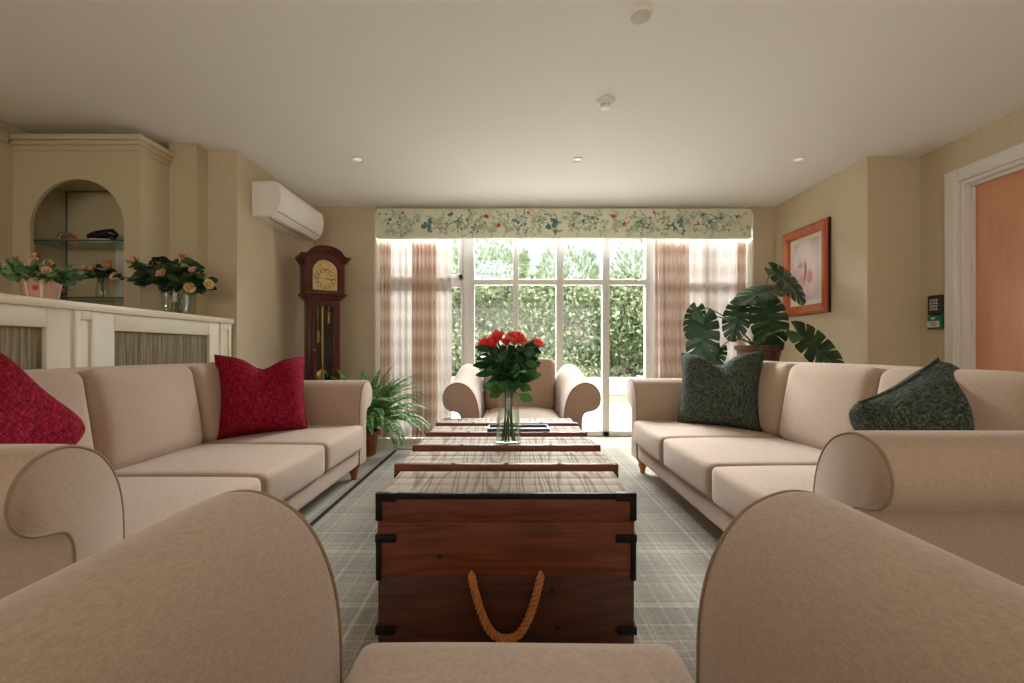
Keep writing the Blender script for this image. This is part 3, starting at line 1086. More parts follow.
# ------------------------------------------------------------------ scatter cushions
def pillow(name, label, group, mat, loc, rot, size=.44, thick=.10, chop=.0, seed=0, sag=0.0):
    rr = random.Random(seed)
    p1, p2 = rr.uniform(0, 6), rr.uniform(0, 6)
    N = 26

    def surf(sgn):
        def fn(u, v):
            a, c = 2 * u - 1, 2 * v - 1
            e = (1 - a ** 4) ** .75 * (1 - c ** 4) ** .5
            x = size / 2 * a * (1 - .085 * (1 - c * c) * (1.0))
            z = size / 2 * c * (1 - .085 * (1 - a * a))
            tk = thick * (e ** .8)
            if chop:
                gs = math.exp(-(a / .34) ** 2) * smoothstep(-.55, 1.0, c)
                z -= chop * gs
                tk *= 1 - .35 * gs
            tk *= 1 + .10 * math.sin(3.2 * a + p1) * math.sin(2.7 * c + p2)
            z -= sag * (1 - c) * .5 * abs(a) * .1
            return (x, sgn * tk, z)
        return fn
    b = MB().grid(surf(1), N, N).grid(surf(-1), N, N)
    o = b.build(name, mat, None, sharp=0)
    bm_ = bmesh.new()
    bm_.from_mesh(o.data)
    bmesh.ops.remove_doubles(bm_, verts=bm_.verts, dist=.0004)
    bmesh.ops.recalc_face_normals(bm_, faces=bm_.faces)
    bm_.to_mesh(o.data)
    bm_.free()
    o.location = loc
    o.rotation_euler = Euler([math.radians(q) for q in rot], 'YXZ')
    # piped seam round the edge
    edge = []
    for k in range(4 * 14):
        sd, q = divmod(k, 14)
        q = -1 + 2 * q / 14
        a, c = ((q, -1), (1, q), (-q, 1), (-1, -q))[sd]
        x = size / 2 * a * (1 - .085 * (1 - c * c))
        z = size / 2 * c * (1 - .085 * (1 - a * a))
        if chop:
            z -= chop * math.exp(-(a / .34) ** 2) * smoothstep(-.55, 1.0, c)
        edge.append((x, 0, z))
    MB().tube(edge, .0055, 6, closed=True).build('seam', mat, o, sharp=0)
    tag(o, label, 'cushion', group)
    return o


G_RED, G_GRN = 'red cushions', 'green cushions'
pillow('cushion', 'red cushion with a dented top against the sofa arm near the clock', G_RED, M['red'], (-1.555, 2.74, .645), (-16, 2, 40), .51, .12, .07, 1)
pillow('cushion', 'red cushion at the end of the sofa cut by the picture edge', G_RED, M['red'], (-1.62, 1.31, .655), (-18, 52, 78), .45, .16, .0, 2)
pillow('cushion', 'dark green cushion with a dented top below the monstera', G_GRN, M['green'], (1.43, 2.98, .655), (-16, -2, -42), .54, .12, .07, 3)
pillow('cushion', 'dark green woolly cushion tipped on a corner behind the sofa arm', G_GRN, M['green'], (1.60, 1.66, .605), (-30, 66, -16), .46, .16, .0, 4)


# ------------------------------------------------------------------ trunks
def trunk(label, yf, width, depth, xc, front_detail, h=.491):
    t = thing('trunk', label, 'trunk', (xc, yf, RZ), 0, 'row of wooden trunks used as a table')
    hw = width / 2
    lid0 = .405
    b = MB()
    # body of planks
    b.box((-hw + .003, .003, 0.0), (hw - .003, depth - .003, .2425), .0015, mi=1)
    b.box((-hw + .002, .002, .2432), (hw - .002, depth - .002, lid0), .0015)
    b.build('chest', [M['trunk'], M['trunk_dark']], t)
    l = MB().box((-hw, 0, lid0 + .0015), (hw, depth, h - .014), .002)
    lo = l.build('lid', M['trunk'], t)
    tp = MB()
    nb = 3
    for k in range(nb):
        y0 = .014 + (depth - .014) * k / nb
        y1 = .014 + (depth - .014) * (k + 1) / nb - .002
        tp.box((-hw + .008, y0, h - .016), (hw - .008, y1, h - .002 - (.001 if k == 1 else 0)), .003)
    tp.build('lid_top', M['trunk_top'], lo)
    if front_detail:
        st = MB().box((-hw - .001, -.003, h - .016), (hw + .001, .010, h + .002), .002)
        st.box((-hw - .003, -.005, h - .022), (-hw + .06, .014, h + .003), .0015).box((hw - .06, -.005, h - .022), (hw + .003, .014, h + .003), .0015)
        st.build('edge_strap', M['iron'], lo)
    else:
        MB().box((-hw - .003, -.008, h - .034), (hw + .003, .018, h + .006), .004).build('front_rail', M['trunk'], lo)
        for k, x in enumerate((-.2, 0.0, .2)):
            MB().lathe([(.010, 0), (.010, .002), (.006, .004), (0, .0045)], (x, .004, h + .005), 14).build('stud', M['iron'], lo)
    for s in (-1, 1):
        e = hw
        for (za, zb, lng) in ((.345, .368, .058), (.066, .090, .055)):
            br = MB()
            br.box((s * e - .004, -.005, za), (s * e + .004, .10, zb), .0015)
            x0, x1 = sorted((s * (e + .004), s * (e - lng)))
            br.box((x0, -.006, za), (x1, .006, zb), .003)
            if za > .2:
                x0, x1 = sorted((s * (e + .002), s * (e - .013)))
                br.box((x0, -.004, za - .115), (x1, .006, za), .0015)
            br.build('corner_bracket', M['iron'], t)
        x0, x1 = sorted((s * (e + .003), s * (e - .016)))
        MB().box((x0, -.005, lid0 + .006), (x1, .012, h - .02), .0015).build('lid_bracket', M['iron'], lo)
    if front_detail:
        # twisted rope loop through two holes
        pts = []
        for k in range(41):
            q = k / 40
            x = -.104 + .208 * q
            z = .252 - .185 * (1 - abs(2 * q - 1) ** 2.6)
            pts.append(Vector((x, -.016 - .006 * math.sin(PI * q), z)))
        pts = [Vector((-.105, .02, .254))] + pts + [Vector((.105, .02, .254))]
        rp_ = MB()
        for strand in range(3):
            sp = []
            L = 0
            fine = []
            for i in range(len(pts) - 1):
                for q in range(6):
                    fine.append(pts[i].lerp(pts[i + 1], q / 6))
            fine.append(pts[-1])
            for i, p in enumerate(fine):
                tg = (fine[min(i + 1, len(fine) - 1)] - fine[max(i - 1, 0)]).normalized()
                L += (p - fine[i - 1]).length if i else 0
                n1 = Vector((0, 1, 0))
                n2 = tg.cross(n1)
                a = L * 130 + strand * 2 * PI / 3
                sp.append(p + (n1 * math.cos(a) + n2 * math.sin(a)) * .0072)
            rp_.tube(sp, .0060, 8)
        rp_.build('rope_handle', M['rope'], t, sharp=0)
        for (x, z) in ((.155, .137 - .052), (-.2, .30), (.09, .44), (.14, .20)):
            kn = MB()
            kn.lathe([(.008, 0), (.008, .002), (0, .003)], (0, 0, 0), 12, mat=Matrix.Translation((x, .003, z)) @ Matrix.Rotation(PI / 2, 4, 'X'))
            kn.build('knot', M['clock_gap'], t)
    return t


trunk('reddish wooden trunk with a looped rope handle, first of the row', 1.315, .782, .255, -.012, True)
trunk('second pale-topped wooden trunk, directly behind the one with the rope handle', 1.640, .838, .235, -.014, False)
trunk('middle wooden trunk of the row, with the rose vase standing on it', 1.968, .845, .225, -.016, False)
trunk('fourth wooden trunk of the row, with the flat dark tray on it', 2.275, .838, .225, -.018, False)
trunk('last wooden trunk of the row, beside the armchair at the doors', 2.565, .830, .225, -.018, False)
TT = RZ + .491 - .002

tr = thing('tray', 'flat dark wooden tray lying behind the rose vase', 'tray', (.045, 2.345, TT))
MB().box((-.16, -.045, 0), (.16, .075, .010), .003).build('tray_base', M['tray'], tr)
rm = MB()
for lo, hi in (((-.165, -.05, 0), (.165, -.04, .022)), ((-.165, .07, 0), (.165, .08, .022)), ((-.165, -.04, 0), (-.155, .07, .022)), ((.155, -.04, 0), (.165, .07, .022))):
    rm.box(lo, hi, .002)
rm.build('rim', M['tray'], tr)


# ------------------------------------------------------------------ flowers
def leaf_mesh(b, base, direction, up, L, W, mi=0, curl=.15, nseg=4):
    d = Vector(direction).normalized()
    u = Vector(up) - d * Vector(up).dot(d)
    if u.length < 1e-5:
        u = d.orthogonal()
    u.normalize()
    s = d.cross(u)
    base = Vector(base)
    vs, fs = [], []
    for i in range(nseg + 1):
        q = i / nseg
        wv = W * .5 * math.sin(PI * min(1, q * .94 + .03)) ** .8
        c = base + d * L * q - u * curl * L * q * q
        vs += [c - s * wv + u * wv * .25, c, c + s * wv + u * wv * .25]
    for i in range(nseg):
        o = i * 3
        fs += [(o, o + 1, o + 4, o + 3), (o + 1, o + 2, o + 5, o + 4)]
    b.add(vs, fs, mi, True)


def bloom_mesh(b, c, axis, r, seed, mi=0, open_=.5):
    """A rose: rings of cupped petals round a bud."""
    rr = random.Random(seed)
    ax = Vector(axis).normalized()
    q = ax.to_track_quat('Z', 'Y').to_matrix().to_4x4()
    m = Matrix.Translation(c) @ q
    for ring, (n, rad, hgt, lean) in enumerate(((3, .34, 1.65 - .4 * open_, -.05), (4, .58, 1.5 - .4 * open_, .02 + .12 * open_), (5, .80, 1.3 - .4 * open_, .05 + open_ * .6))):
        for k in range(n):
            a0 = 2 * PI * k / n + ring * .7 + rr.uniform(-.15, .15)
            wid = 2 * PI / n * .72

            def fn(u, v, a0=a0, wid=wid, rad=rad, hgt=hgt, lean=lean):
                a = a0 + (u - .5) * 2 * wid * (1 - .35 * v * v * abs(2 * u - 1))
                R_ = r * (rad * (.35 + .75 * math.sin(min(1, v * 1.2) * PI / 2)) + lean * v * v * .8)
                z = r * hgt * (v ** .9) * (1 - .22 * (2 * u - 1) ** 2 * v) - r * .35
                return (R_ * math.cos(a), R_ * math.sin(a), z)
            b.grid(fn, 5, 4, mi, mat=m)
    b.lathe([(0, -.45 * r), (.22 * r, -.4 * r), (.32 * r, -.25 * r), (.28 * r, .55 * r), (.12 * r, .8 * r), (0, .82 * r)], (0, 0, 0), 10, mi, mat=m)


def stem_path(p0, p1, p2, n=10):
    p0, p1, p2 = Vector(p0), Vector(p1), Vector(p2)
    return [p0 * (1 - t) ** 2 + p1 * 2 * t * (1 - t) + p2 * t * t for t in [i / n for i in range(n + 1)]]


def rose(label, cat, group, origin, base, mid, tip, r, petal, leafmat, nleaf, L, seed, stem_r=.0032, t0=.5, t1=.93, name='rose', open_=.4, spread=.3, stemmat=None):
    """One cut flower: stem, leaves, bloom. Points are relative to origin."""
    rr = random.Random(seed)
    t = thing(name, label, cat, origin, 0, group)
    path = stem_path(base, mid, tip, 12)
    MB().tube(path, stem_r, 7).build('stem', stemmat or M['stem'], t, sharp=0)
    ax = (path[-1] - path[-3])
    b = MB()
    bloom_mesh(b, path[-1] + ax.normalized() * r * .35, ax + Vector((0, -.02, .02)), r, seed, 0, open_)
    b.build('bloom', petal, t, sharp=0)
    lv = MB()
    for k in range(nleaf):
        q = t0 + (t1 - t0) * (k + rr.uniform(.1, .9)) / nleaf
        i = min(11, int(q * 12))
        p = path[i].lerp(path[i + 1], q * 12 - i)
        a = rr.uniform(0, 2 * PI)
        out = Vector((math.cos(a), math.sin(a), rr.uniform(-.35, .5)))
        off = p + out.normalized() * rr.uniform(.0, spread) * L
        if (off - p).length > .002:
            lv.tube([p, off], stem_r * .5, 5)
        leaf_mesh(lv, off, out, (rr.uniform(-.8, .8), -1.0, rr.uniform(-.1, .9)), L * rr.uniform(.75, 1.2), L * rr.uniform(.52, .68), 0, rr.uniform(-.1, .4))
    lv.build('foliage', leafmat, t, sharp=0)
    return t


def lathe_glass(b, outer, wall, seg=36):
    """Hollow vessel from an outer profile (bottom to top)."""
    inner = [(max(.001, r - wall), z) for r, z in reversed(outer) if z > outer[0][1] + wall * 1.5]
    inner.append((inner[-1][0] * .98, outer[0][1] + wall * 2))
    inner.append((0.0, outer[0][1] + wall * 2))
    b.lathe([(0.0, outer[0][1])] + outer + inner, seg=seg)


# --- vase of coral roses on the trunks
VX, VY = -.008, 2.035
va = thing('vase', 'clear glass vase with coral roses, standing on the wooden trunks', 'vase', (VX, VY, TT))
b = MB()
lathe_glass(b, [(.054, 0), (.061, .004), (.062, .02), (.0585, .08), (.051, .15), (.0435, .21), (.0395, .25), (.0405, .275), (.042, .285)], .003)
b.build('vessel', M['glass'], va)
MB().lathe([(0, .008), (.055, .008), (.0575, .02), (.054, .08), (.0475, .14), (0, .14)], seg=32).build('water', M['water'], va)
G_ROSE = 'coral roses in the glass vase'
spec = [  # tip x, tip y, tip z, petal, label
    (-.098, -.010, .445, 'coral', 'coral rose at the outer edge of the bouquet on the clock side'),
    (-.066, -.030, .448, 'coral', 'coral rose second from the clock side of the bouquet, low'),
    (-.048, .020, .478, 'coral', 'coral rose standing tallest on the clock side of the bouquet'),
    (-.010, .045, .458, 'coral', 'small coral rose half hidden at the back of the bouquet'),
    (.028, -.030, .462, 'coral', 'big coral rose facing forward at the middle of the bouquet'),
    (.052, .035, .470, 'coral_pale', 'pale orange rose at the back of the bouquet'),
    (.070, .010, .448, 'coral_pale', 'pale coral rose between the big rose and the outer one'),
    (.125, .000, .445, 'coral', 'coral rose at the outer edge of the bouquet on the picture side'),
]
for k, (tx, ty, tz, pm, lab) in enumerate(spec):
    a = k * 2.4
    rose(lab, 'flower', G_ROSE, (VX, VY, TT), (.030 * math.cos(a), .030 * math.sin(a), .012), (-.012 * math.cos(a), -.012 * math.sin(a), .30),
         (tx, ty, tz + .002), (.034, .032, .034, .027, .039, .029, .029, .030)[k], M[pm], M['rose_leaf'], 19, .070, 100 + k, t0=.44, t1=.93, stem_r=.004, open_=.25, spread=.75)

# ------------------------------------------------------------------ cream counter with reed panels, arched cabinet
CXF, CTOP = -2.045, 1.158
ct = thing('counter', 'long cream panelled counter with reed panels behind the sofa with red cushions', 'counter', (0, 0, 0))
b = MB().box((-3.262, 0.2, 0), (-2.075, 3.195, 1.118))
b.build('carcass', M['cream_light'], ct)
tp = MB().box((-3.262, 0.18, 1.118), (-2.03, 3.205, CTOP), .006)
tp.build('worktop', M['counter_top'], ct)
# face frame
REEDS = [(.42, 1.10), (1.24, 1.92), (2.25, 2.96)]
fr = MB()
prev = .2
for (a, c) in REEDS:
    fr.box((-2.075, prev, .10), (CXF, a, 1.118), .002)
    prev = c
    fr.box((-2.075, a, 1.03), (CXF, c, 1.118), .002).box((-2.075, a, .10), (CXF, c, .22), .002)
fr.box((-2.075, prev, .10), (CXF, 3.195, 1.118), .002).box((-2.075, .2, 0), (CXF + .006, 3.195, .10), .003)
fr.build('face_frame', M['cream_light'], ct)
for (a, c) in REEDS:
    MB().box((-2.075, a, .22), (-2.066, c, 1.03)).build('reed_panel', M['reed'], ct)
pl = MB()
for y0 in (1.145, 2.036, 3.06):
    y1 = y0 + (.11 if y0 < 3 else .12)
    pl.box((CXF - .004, y0, .1), (CXF + .010, y0 + .028, 1.1175), .003).box((CXF - .004, y1 - .028, .1), (CXF + .010, y1, 1.1175), .003)
    pl.box((CXF - .004, y0 + .0285, 1.075), (CXF + .0098, y1 - .0285, 1.1175), .003)
pl.build('pilaster_moulding', M['cream_light'], ct)

# boxed pillar between cabinet and wall
struct(MB().box((-2.43, 3.10, CTOP), (-2.232, 3.21, CZ - .001)).build('trim_2', M['cream']), 'cream boxed-in pillar beside the arched cabinet', 'trim')

# arched cabinet
AX0, AX1, AY, AR = -3.268, -2.43, 2.857, .3085
AXC = (-3.152 - 2.535) / 2
ASP = 1.745
ATOP = 2.258
ab = thing('display_cabinet', 'cream display cabinet with an arched niche and glass shelves', 'cabinet', (0, 0, 0))
fb = MB()
N = 24
yb = 3.20
arc = [(AXC + AR * math.cos(PI * k / N), ASP + AR * math.sin(PI * k / N)) for k in range(N + 1)]  # from + to - x
z0 = CTOP + .001
for yf_, flip in ((AY, 0), (AY + .022, 1)):
    vs = [(AX0, yf_, z0), (AXC - AR, yf_, z0), (AXC + AR, yf_, z0), (AX1, yf_, z0), (AX1, yf_, ATOP), (AX0, yf_, ATOP)]
    o = len(vs)
    vs += [(x, yf_, z) for x, z in arc]
    outer = []
    for k in range(N + 1):
        ca, sa = math.cos(PI * k / N), math.sin(PI * k / N)
        tx_ = ((AX1 if ca > 0 else AX0) - AXC) / ca if abs(ca) > 1e-6 else 1e9
        tz_ = (ATOP - ASP) / sa if sa > 1e-6 else 1e9
        q = min(tx_, tz_)
        outer.append((AXC + ca * q, yf_, ASP + sa * q))
    vs += outer
    vs += [(AX1, yf_, ATOP), (AX0, yf_, ATOP)]
    fs = [(2, 3, o + N + 1, o), (0, 1, o + N, o + 2 * N + 1)]
    for k in range(N):
        p_, q_ = outer[k], outer[k + 1]
        f_ = [o + k, o + N + 1 + k, o + N + 2 + k, o + k + 1]
        if abs(p_[0] - AX1) < 1e-6 and abs(q_[0] - AX1) > 1e-6:
            f_.insert(2, o + 2 * N + 2)
        if abs(q_[0] - AX0) < 1e-6 and abs(p_[0] - AX0) > 1e-6:
            f_.insert(2, o + 2 * N + 3)
        fs.append(tuple(f_))
    fb.add(vs, fs, 0, False)
# reveal of the arch
rv = [(AXC + AR, z0)] + arc + [(AXC - AR, z0)]
fb.add([(x, AY, z) for x, z in rv] + [(x, AY + .022, z) for x, z in rv],
       [(k, k + 1, len(rv) + k + 1, len(rv) + k) for k in range(len(rv) - 1)], 0, True)
for x_ in (AX0, AX1):
    fb.add([(x_, AY, z0), (x_, AY + .022, z0), (x_, AY + .022, ATOP), (x_, AY, ATOP)], [(0, 1, 2, 3)], 0, False)
fb.build('front_panel', M['cream'], ab, fix=True)
cs = MB()
cs.box((AX1 - .02, AY + .022, z0), (AX1, yb, ATOP)).box((AX0, AY + .022, z0), (AX0 + .02, yb, ATOP)).box((AX0, AY + .022, ATOP - .02), (AX1, yb, ATOP))
cs.box((AX0 + .02, yb - .01, z0), (AX1 - .02, yb, ATOP - .02))
cs.build('carcass', M['cream'], ab)
MB().box((AX0 + .021, yb - .016, z0), (AX1 - .021, yb - .011, 2.085)).build('back_panel', M['niche'], ab)
MB().box((AX0 + .021, AY + .023, 2.09), (AX1 - .021, yb - .011, 2.105)).build('niche_ceiling', M['cream'], ab)
MB().box((AX0 + .021, yb - .020, z0), (AX0 + .027, yb - .016, 2.09)).build('corner_shade_strip', M['ac_dark'], ab)  # dark strip drawing the shaded back corner of the niche
MB().box((AX0 + .028, yb - .020, 2.083), (AX1 - .021, yb - .016, 2.090)).build('top_shade_strip', M['ac_dark'], ab)  # dark strip drawing the shade line under the niche ceiling
co = MB()
for (dz0, dz1, ov) in ((-.02, .012, .012), (.012, .04, .024), (.04, .075, .040)):
    co.box((AX0 + .002, AY - ov, ATOP + dz0), (AX1 + ov, yb, ATOP + dz1), .005)
co.build('cornice', M['cream'], ab)
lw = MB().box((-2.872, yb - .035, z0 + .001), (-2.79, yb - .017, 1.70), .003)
lw.build('reflection_strip', M['wall_white'], ab)  # plain white panel standing in for a bright reflection in the niche
for z in (1.2825, 1.6625):
    so = MB().box((AX0 + .022, AY + .035, z - .007), (AX1 - .022, yb - .045, z)).build('glass_shelf', M['shelf_glass'], ab)
    MB().box((AX0 + .022, AY + .030, z - .008), (AX1 - .022, AY + .0345, z + .0005), .001).build('shelf_edge', M['shelf_edge'], so)
# cornice of the side wall panelling
struct(MB().box((-3.27, -2.6, ATOP + .01), (-3.235, 2.81, ATOP + .075), .006).build('trim_3', M['cream']))

# ornaments on the glass shelves
SH1, SH2 = 1.663, 1.283


def ornament_shell():
    t = thing('shell_ornament', 'coiled glass shell ornament on the upper glass shelf', 'ornament', (-3.086, 3.03, SH1), .5)
    pts, rad = [], []
    for k in range(30):
        a = k * .42
        r = .046 * math.exp(-k * .055)
        pts.append((r * math.cos(a) - .01, .012 * k / 29, .042 + r * math.sin(a) * .85))
        rad.append(max(.003, .017 * math.exp(-k * .06)))
    MB().tube(pts, rad, 10).build('coil', M['ornament'], t, sharp=0)
    MB().lathe([(0, 0), (.03, 0), (.026, .006), (.012, .012), (0, .013)], (.0, 0, 0), 16).build('foot', M['ornament'], t)
    b = MB()
    for k in range(5):
        leaf_mesh(b, (.05, -.01, .018), (math.cos(k * 1.25), -.4, math.sin(k * 1.25) * .7 + .2), (0, -1, 0), .04, .03, 0, .2)
    b.build('petals', M['pink'], t, sharp=0)
    return t


ornament_shell()


def ornament_shoe():
    t = thing('shoe_ornament', 'black shoe-shaped ornament on a pale block, upper glass shelf', 'ornament', (-2.83, 3.02, SH1), .15)
    MB().box((-.06, -.035, 0), (.07, .035, .034), .006).build('block', M['paper'], t)
    pts = [(-.085, 0, .052), (-.06, 0, .056), (-.02, 0, .064), (.03, 0, .072), (.065, 0, .078), (.09, 0, .066)]
    MB().tube(pts, [.016, .026, .031, .034, .032, .014], 14).box((.045, -.018, .034), (.08, .018, .06), .006).box((-.085, -.016, .034), (-.02, .016, .046), .004).build('shoe', M['black_gloss'], t)
    return t


ornament_shoe()
t = thing('figurine', 'small dark flower figurine on the lower glass shelf behind the pink pot', 'ornament', (-3.11, 3.02, SH2))
MB().lathe([(0, 0), (.024, 0), (.022, .006), (.006, .012), (.005, .06), (0, .062)], (0, 0, 0), 14).build('stand', M['black_gloss'], t)
b = MB()
for k in range(9):
    a = k * 2.4
    leaf_mesh(b, (0, 0, .025 + .01 * k), (math.cos(a), math.sin(a), .5), (0, 0, 1), .055, .034, 0, .3)
b.build('leaves', M['clock_gap'], t, sharp=0)

# --- peach roses in the niche vase
NV = (-2.80, 2.99, SH2)
nv = thing('vase', 'small glass vase with orange roses inside the arched niche', 'vase', NV)
b = MB()
lathe_glass(b, [(.030, 0), (.036, .004), (.040, .03), (.036, .08), (.026, .125), (.027, .145), (.032, .155)], .0025, 24)
b.build('vessel', M['glass'], nv)
for k, (x, y, z, lab) in enumerate(((-.085, -.02, .19, 'orange rose leaning out of the niche vase on the arch side'),
                                    (-.018, -.045, .185, 'orange rose at the front of the niche vase'),
                                    (.05, -.02, .20, 'orange rose on the door side of the niche vase'),
                                    (.01, .02, .235, 'orange rose at the top of the niche vase'))):
    rose(lab, 'flower', 'orange roses in the niche vase', NV, (.01 * math.cos(k * 2), .01 * math.sin(k * 2), .008), (0, 0, .14), (x, y, z), .028, M['peach'], M['dark_leaf'], 8, .06, 200 + k, .002, .62)

# --- large arrangement on the counter
AV = (-2.20, 2.87, CTOP + .001)
av = thing('vase', 'wide glass vase of cream and peach roses at the end of the counter', 'vase', AV)
b = MB()
lathe_glass(b, [(.045, 0), (.060, .006), (.074, .04), (.080, .08), (.079, .12), (.081, .145)], .003)
b.build('vessel', M['glass'], av)
aspec = [(-.335, -.02, .185, 'peach', 'peach rose reaching farthest towards the arched niche, counter vase'),
         (-.20, -.05, .285, 'peach', 'pale peach rose at the upper niche side, counter vase'),
         (-.05, -.03, .275, 'peach', 'peach rose half hidden in the top leaves, counter vase'),
         (.085, -.02, .315, 'pink', 'small pink rosebud standing highest, counter vase'),
         (.03, -.10, .190, 'peach', 'open peach rose in the middle, counter vase'),
         (.17, -.04, .215, 'peach', 'peach rose on the clock side, counter vase'),
         (.19, -.10, .110, 'yellow', 'cream rose hanging lowest on the clock side, counter vase'),
         (.275, -.06, .135, 'yellow', 'cream rose farthest towards the clock, counter vase')]
for k, (x, y, z, pm, lab) in enumerate(aspec):
    rose(lab, 'flower', 'roses in the counter vase', AV, (.03 * math.cos(k * 1.7), .03 * math.sin(k * 1.7), .01), (x * .12, y * .1, .26), (x - .035, y, z + .06), .027 if pm != 'pink' else .019,
         M[pm], M['dark_leaf'], 24, .082, 300 + k, .003, .50, open_=.6, spread=.75)

# --- flowers in the pale pink pot
pp = thing('potted_flowers', 'pale pink pot of small pink and peach flowers on the counter', 'potted plant', (-2.24, 2.08, CTOP + .001))
MB().lathe([(0, 0), (.054, 0), (.058, .004), (.072, .098), (.074, .105), (.066, .105), (.064, .09), (0, .09)], seg=36).build('pot', M['pot_pink'], pp)
for a0 in (-2.2, -1.55, -.75, .4, 1.8):
    b = MB().grid(lambda u, v, a0=a0: ((.0592 + .0148 * v) * math.cos(a0 + .16 * (u - .5)), (.0592 + .0148 * v) * math.sin(a0 + .16 * (u - .5)), .006 + .094 * v), 3, 3)
    b.build('white_band', M['pot_stripe'], pp, fix=False)
b = MB()
for a0, z in ((-1.05, .06), (-2.9, .05), (.6, .06)):
    rr_ = .0685
    for k in range(6):
        q = k * PI / 3
        aa = a0 + .16 * math.cos(q)
        bb = a0 + .16 * math.cos(q + 1.0)
        rz_ = .06 + .0148 * z / .1 + .0006
        b.add([(rz_ * math.cos(a0) * 1.01, rz_ * math.sin(a0) * 1.01, z), (rz_ * math.cos(aa) * 1.01, rz_ * math.sin(aa) * 1.01, z + .014 * math.sin(q)),
               (rz_ * math.cos(bb) * 1.01, rz_ * math.sin(bb) * 1.01, z + .014 * math.sin(q + 1.0))], [(0, 1, 2)], 0, False)
b.build('rose_print', M['red_print'], pp, fix=False)
b = MB()
rr = random.Random(5)
for k in range(360):
    a = rr.uniform(0, 2 * PI)
    d = Vector((math.cos(a), math.sin(a), rr.uniform(-.12, 1.1)))
    q = rr.uniform(.35, 1)
    p = Vector((d.x * .098 * q, d.y * .098 * q, .098 + d.z * .062 * q))
    if k < 40:
        p = Vector((d.x * .125, d.y * .125, .115 + .04 * rr.random()))
    leaf_mesh(b, p, d + Vector((rr.uniform(-.6, .6), rr.uniform(-.6, .6), rr.uniform(-.2, .5))), (rr.uniform(-.6, .6), -1, rr.uniform(0, .8)), rr.uniform(.026, .044), .020, 0, .25, 3)
b.build('foliage', M['light_leaf'], pp, sharp=0)
for k, (x, y, z, pm) in enumerate(((-.03, -.08, .185, 'pink'), (.01, -.05, .205, 'peach'), (.045, -.07, .18, 'peach'), (-.06, -.09, .155, 'peach'), (-.015, -.02, .215, 'pink'),
                                   (.075, -.04, .175, 'peach'), (.11, -.08, .135, 'peach'), (-.1, -.04, .15, 'pink'))):
    b = MB()
    bloom_mesh(b, Vector((x, y, z)), Vector((x, y - .09, .10)), .0145, 400 + k, 0, .8)
    b.build('flower', M[pm], pp, sharp=0)

# ------------------------------------------------------------------ air conditioner
ac = thing('air_conditioner', 'white wall-mounted air conditioner above the clock', 'air conditioner', (-2.015, 3.40, 1.975))
AL, AH, AD = .785, .275, .222
prof = [(0, .0), (.10, .0), (.150, .012), (.190, .045), (.213, .095), (.222, .15), (.220, .22), (.212, .255), (.195, .270), (.17, .275), (0, .275)]
b = MB().prism([(u, z) for u, z in prof], 0.0, AL, axis='y')
# prism leans z only above .2 when shifted; none here
b.build('body', M['ac'], ac, sharp=30)
sl = MB()
sl.tube([(.190 + .0005, .012, .047), (.190 + .0005, AL - .012, .047)], .0028, 6)
sl.build('panel_gap', M['ac_dark'], ac)
MB().box((.100, .03, -.004), (.135, AL - .03, .006), .002, mat=Matrix.Identity(4)).build('outlet', M['key'], ac)
MB().box((.118, .04, -.006), (.172, AL - .04, .002), .002, mat=Matrix.Translation((0, 0, .004)) @ Matrix.Rotation(0, 4, 'Y')).build('louvre', M['ac'], ac)
MB().box((.004, -.004, .004), (.14, .001, .262), .012).build('end_cap', M['ac'], ac)

# ------------------------------------------------------------------ long-case clock
ck = thing('longcase_clock', 'dark mahogany longcase clock with an arched brass dial in the corner', 'clock', (-1.735, 4.02, 0), math.radians(37))
b = MB().box((-.17, -.115, 0), (.17, .115, .07), .006).box((-.16, -.108, .07), (.16, .108, .46), .004).box((-.172, -.118, .46), (.172, .118, .49), .008)
b.build('plinth', M['clock'], ck)
b = MB().box((-.135, -.085, .49), (-.085, .095, 1.40), .003).box((.085, -.085, .49), (.135, .095, 1.40), .003)
b.box((-.085, .075, .49), (.085, .095, 1.40)).box((-.085, -.085, .49), (.085, .09, .53), .002).box((-.085, -.085, 1.36), (.085, .09, 1.40), .002)
b.box((-.15, -.1, 1.385), (.15, .1, 1.405), .005).box((-.17, -.115, 1.405), (.17, .115, 1.425), .006)
b.build('case', M['clock'], ck)
MB().box((-.084, .06, .53), (.084, .074, 1.36)).build('back_board', M['clock_gap'], ck)
# door frame with arched head
dr = MB()
dr.box((-.105, -.098, .52), (-.075, -.084, 1.32), .003).box((.075, -.098, .52), (.105, -.084, 1.32), .003).box((-.105, -.098, .50), (.105, -.084, .54), .003)
n_ = 14
vs, fs = [], []
for k in range(n_ + 1):
    q = -1 + 2 * k / n_
    zi = 1.30 + .04 * (1 - q * q)
    for (y, z) in ((-.098, zi), (-.098, 1.372), (-.084, zi), (-.084, 1.372)):
        vs.append((q * .105, y, z))
for k in range(n_):
    o = k * 4
    fs += [(o, o + 4, o + 5, o + 1), (o + 2, o + 3, o + 7, o + 6), (o, o + 2, o + 6, o + 4), (o + 1, o + 5, o + 7, o + 3)]
dr.add(vs, fs, 0, False)
do = dr.build('door', M['clock'], ck)
MB().box((-.076, -.093, .54), (.076, -.090, 1.335)).build('pane', M['glass'], do)
MB().lathe([(0, 0), (.006, 0), (.008, .008), (0, .012)], (0, 0, 0), 12, mat=Matrix.Translation((-.09, -.098, .93)) @ Matrix.Rotation(PI / 2, 4, 'X')).build('knob', M['brass'], do)
pn = MB().tube([(0, .0, 1.36), (0, .0, .72)], .0045, 8)
pn.lathe([(0, -.008), (.03, -.006), (.052, 0), (.03, .006), (0, .008)], (0, 0, 0), 28, mat=Matrix.Translation((0, 0, .70)) @ Matrix.Rotation(PI / 2, 4, 'X'))
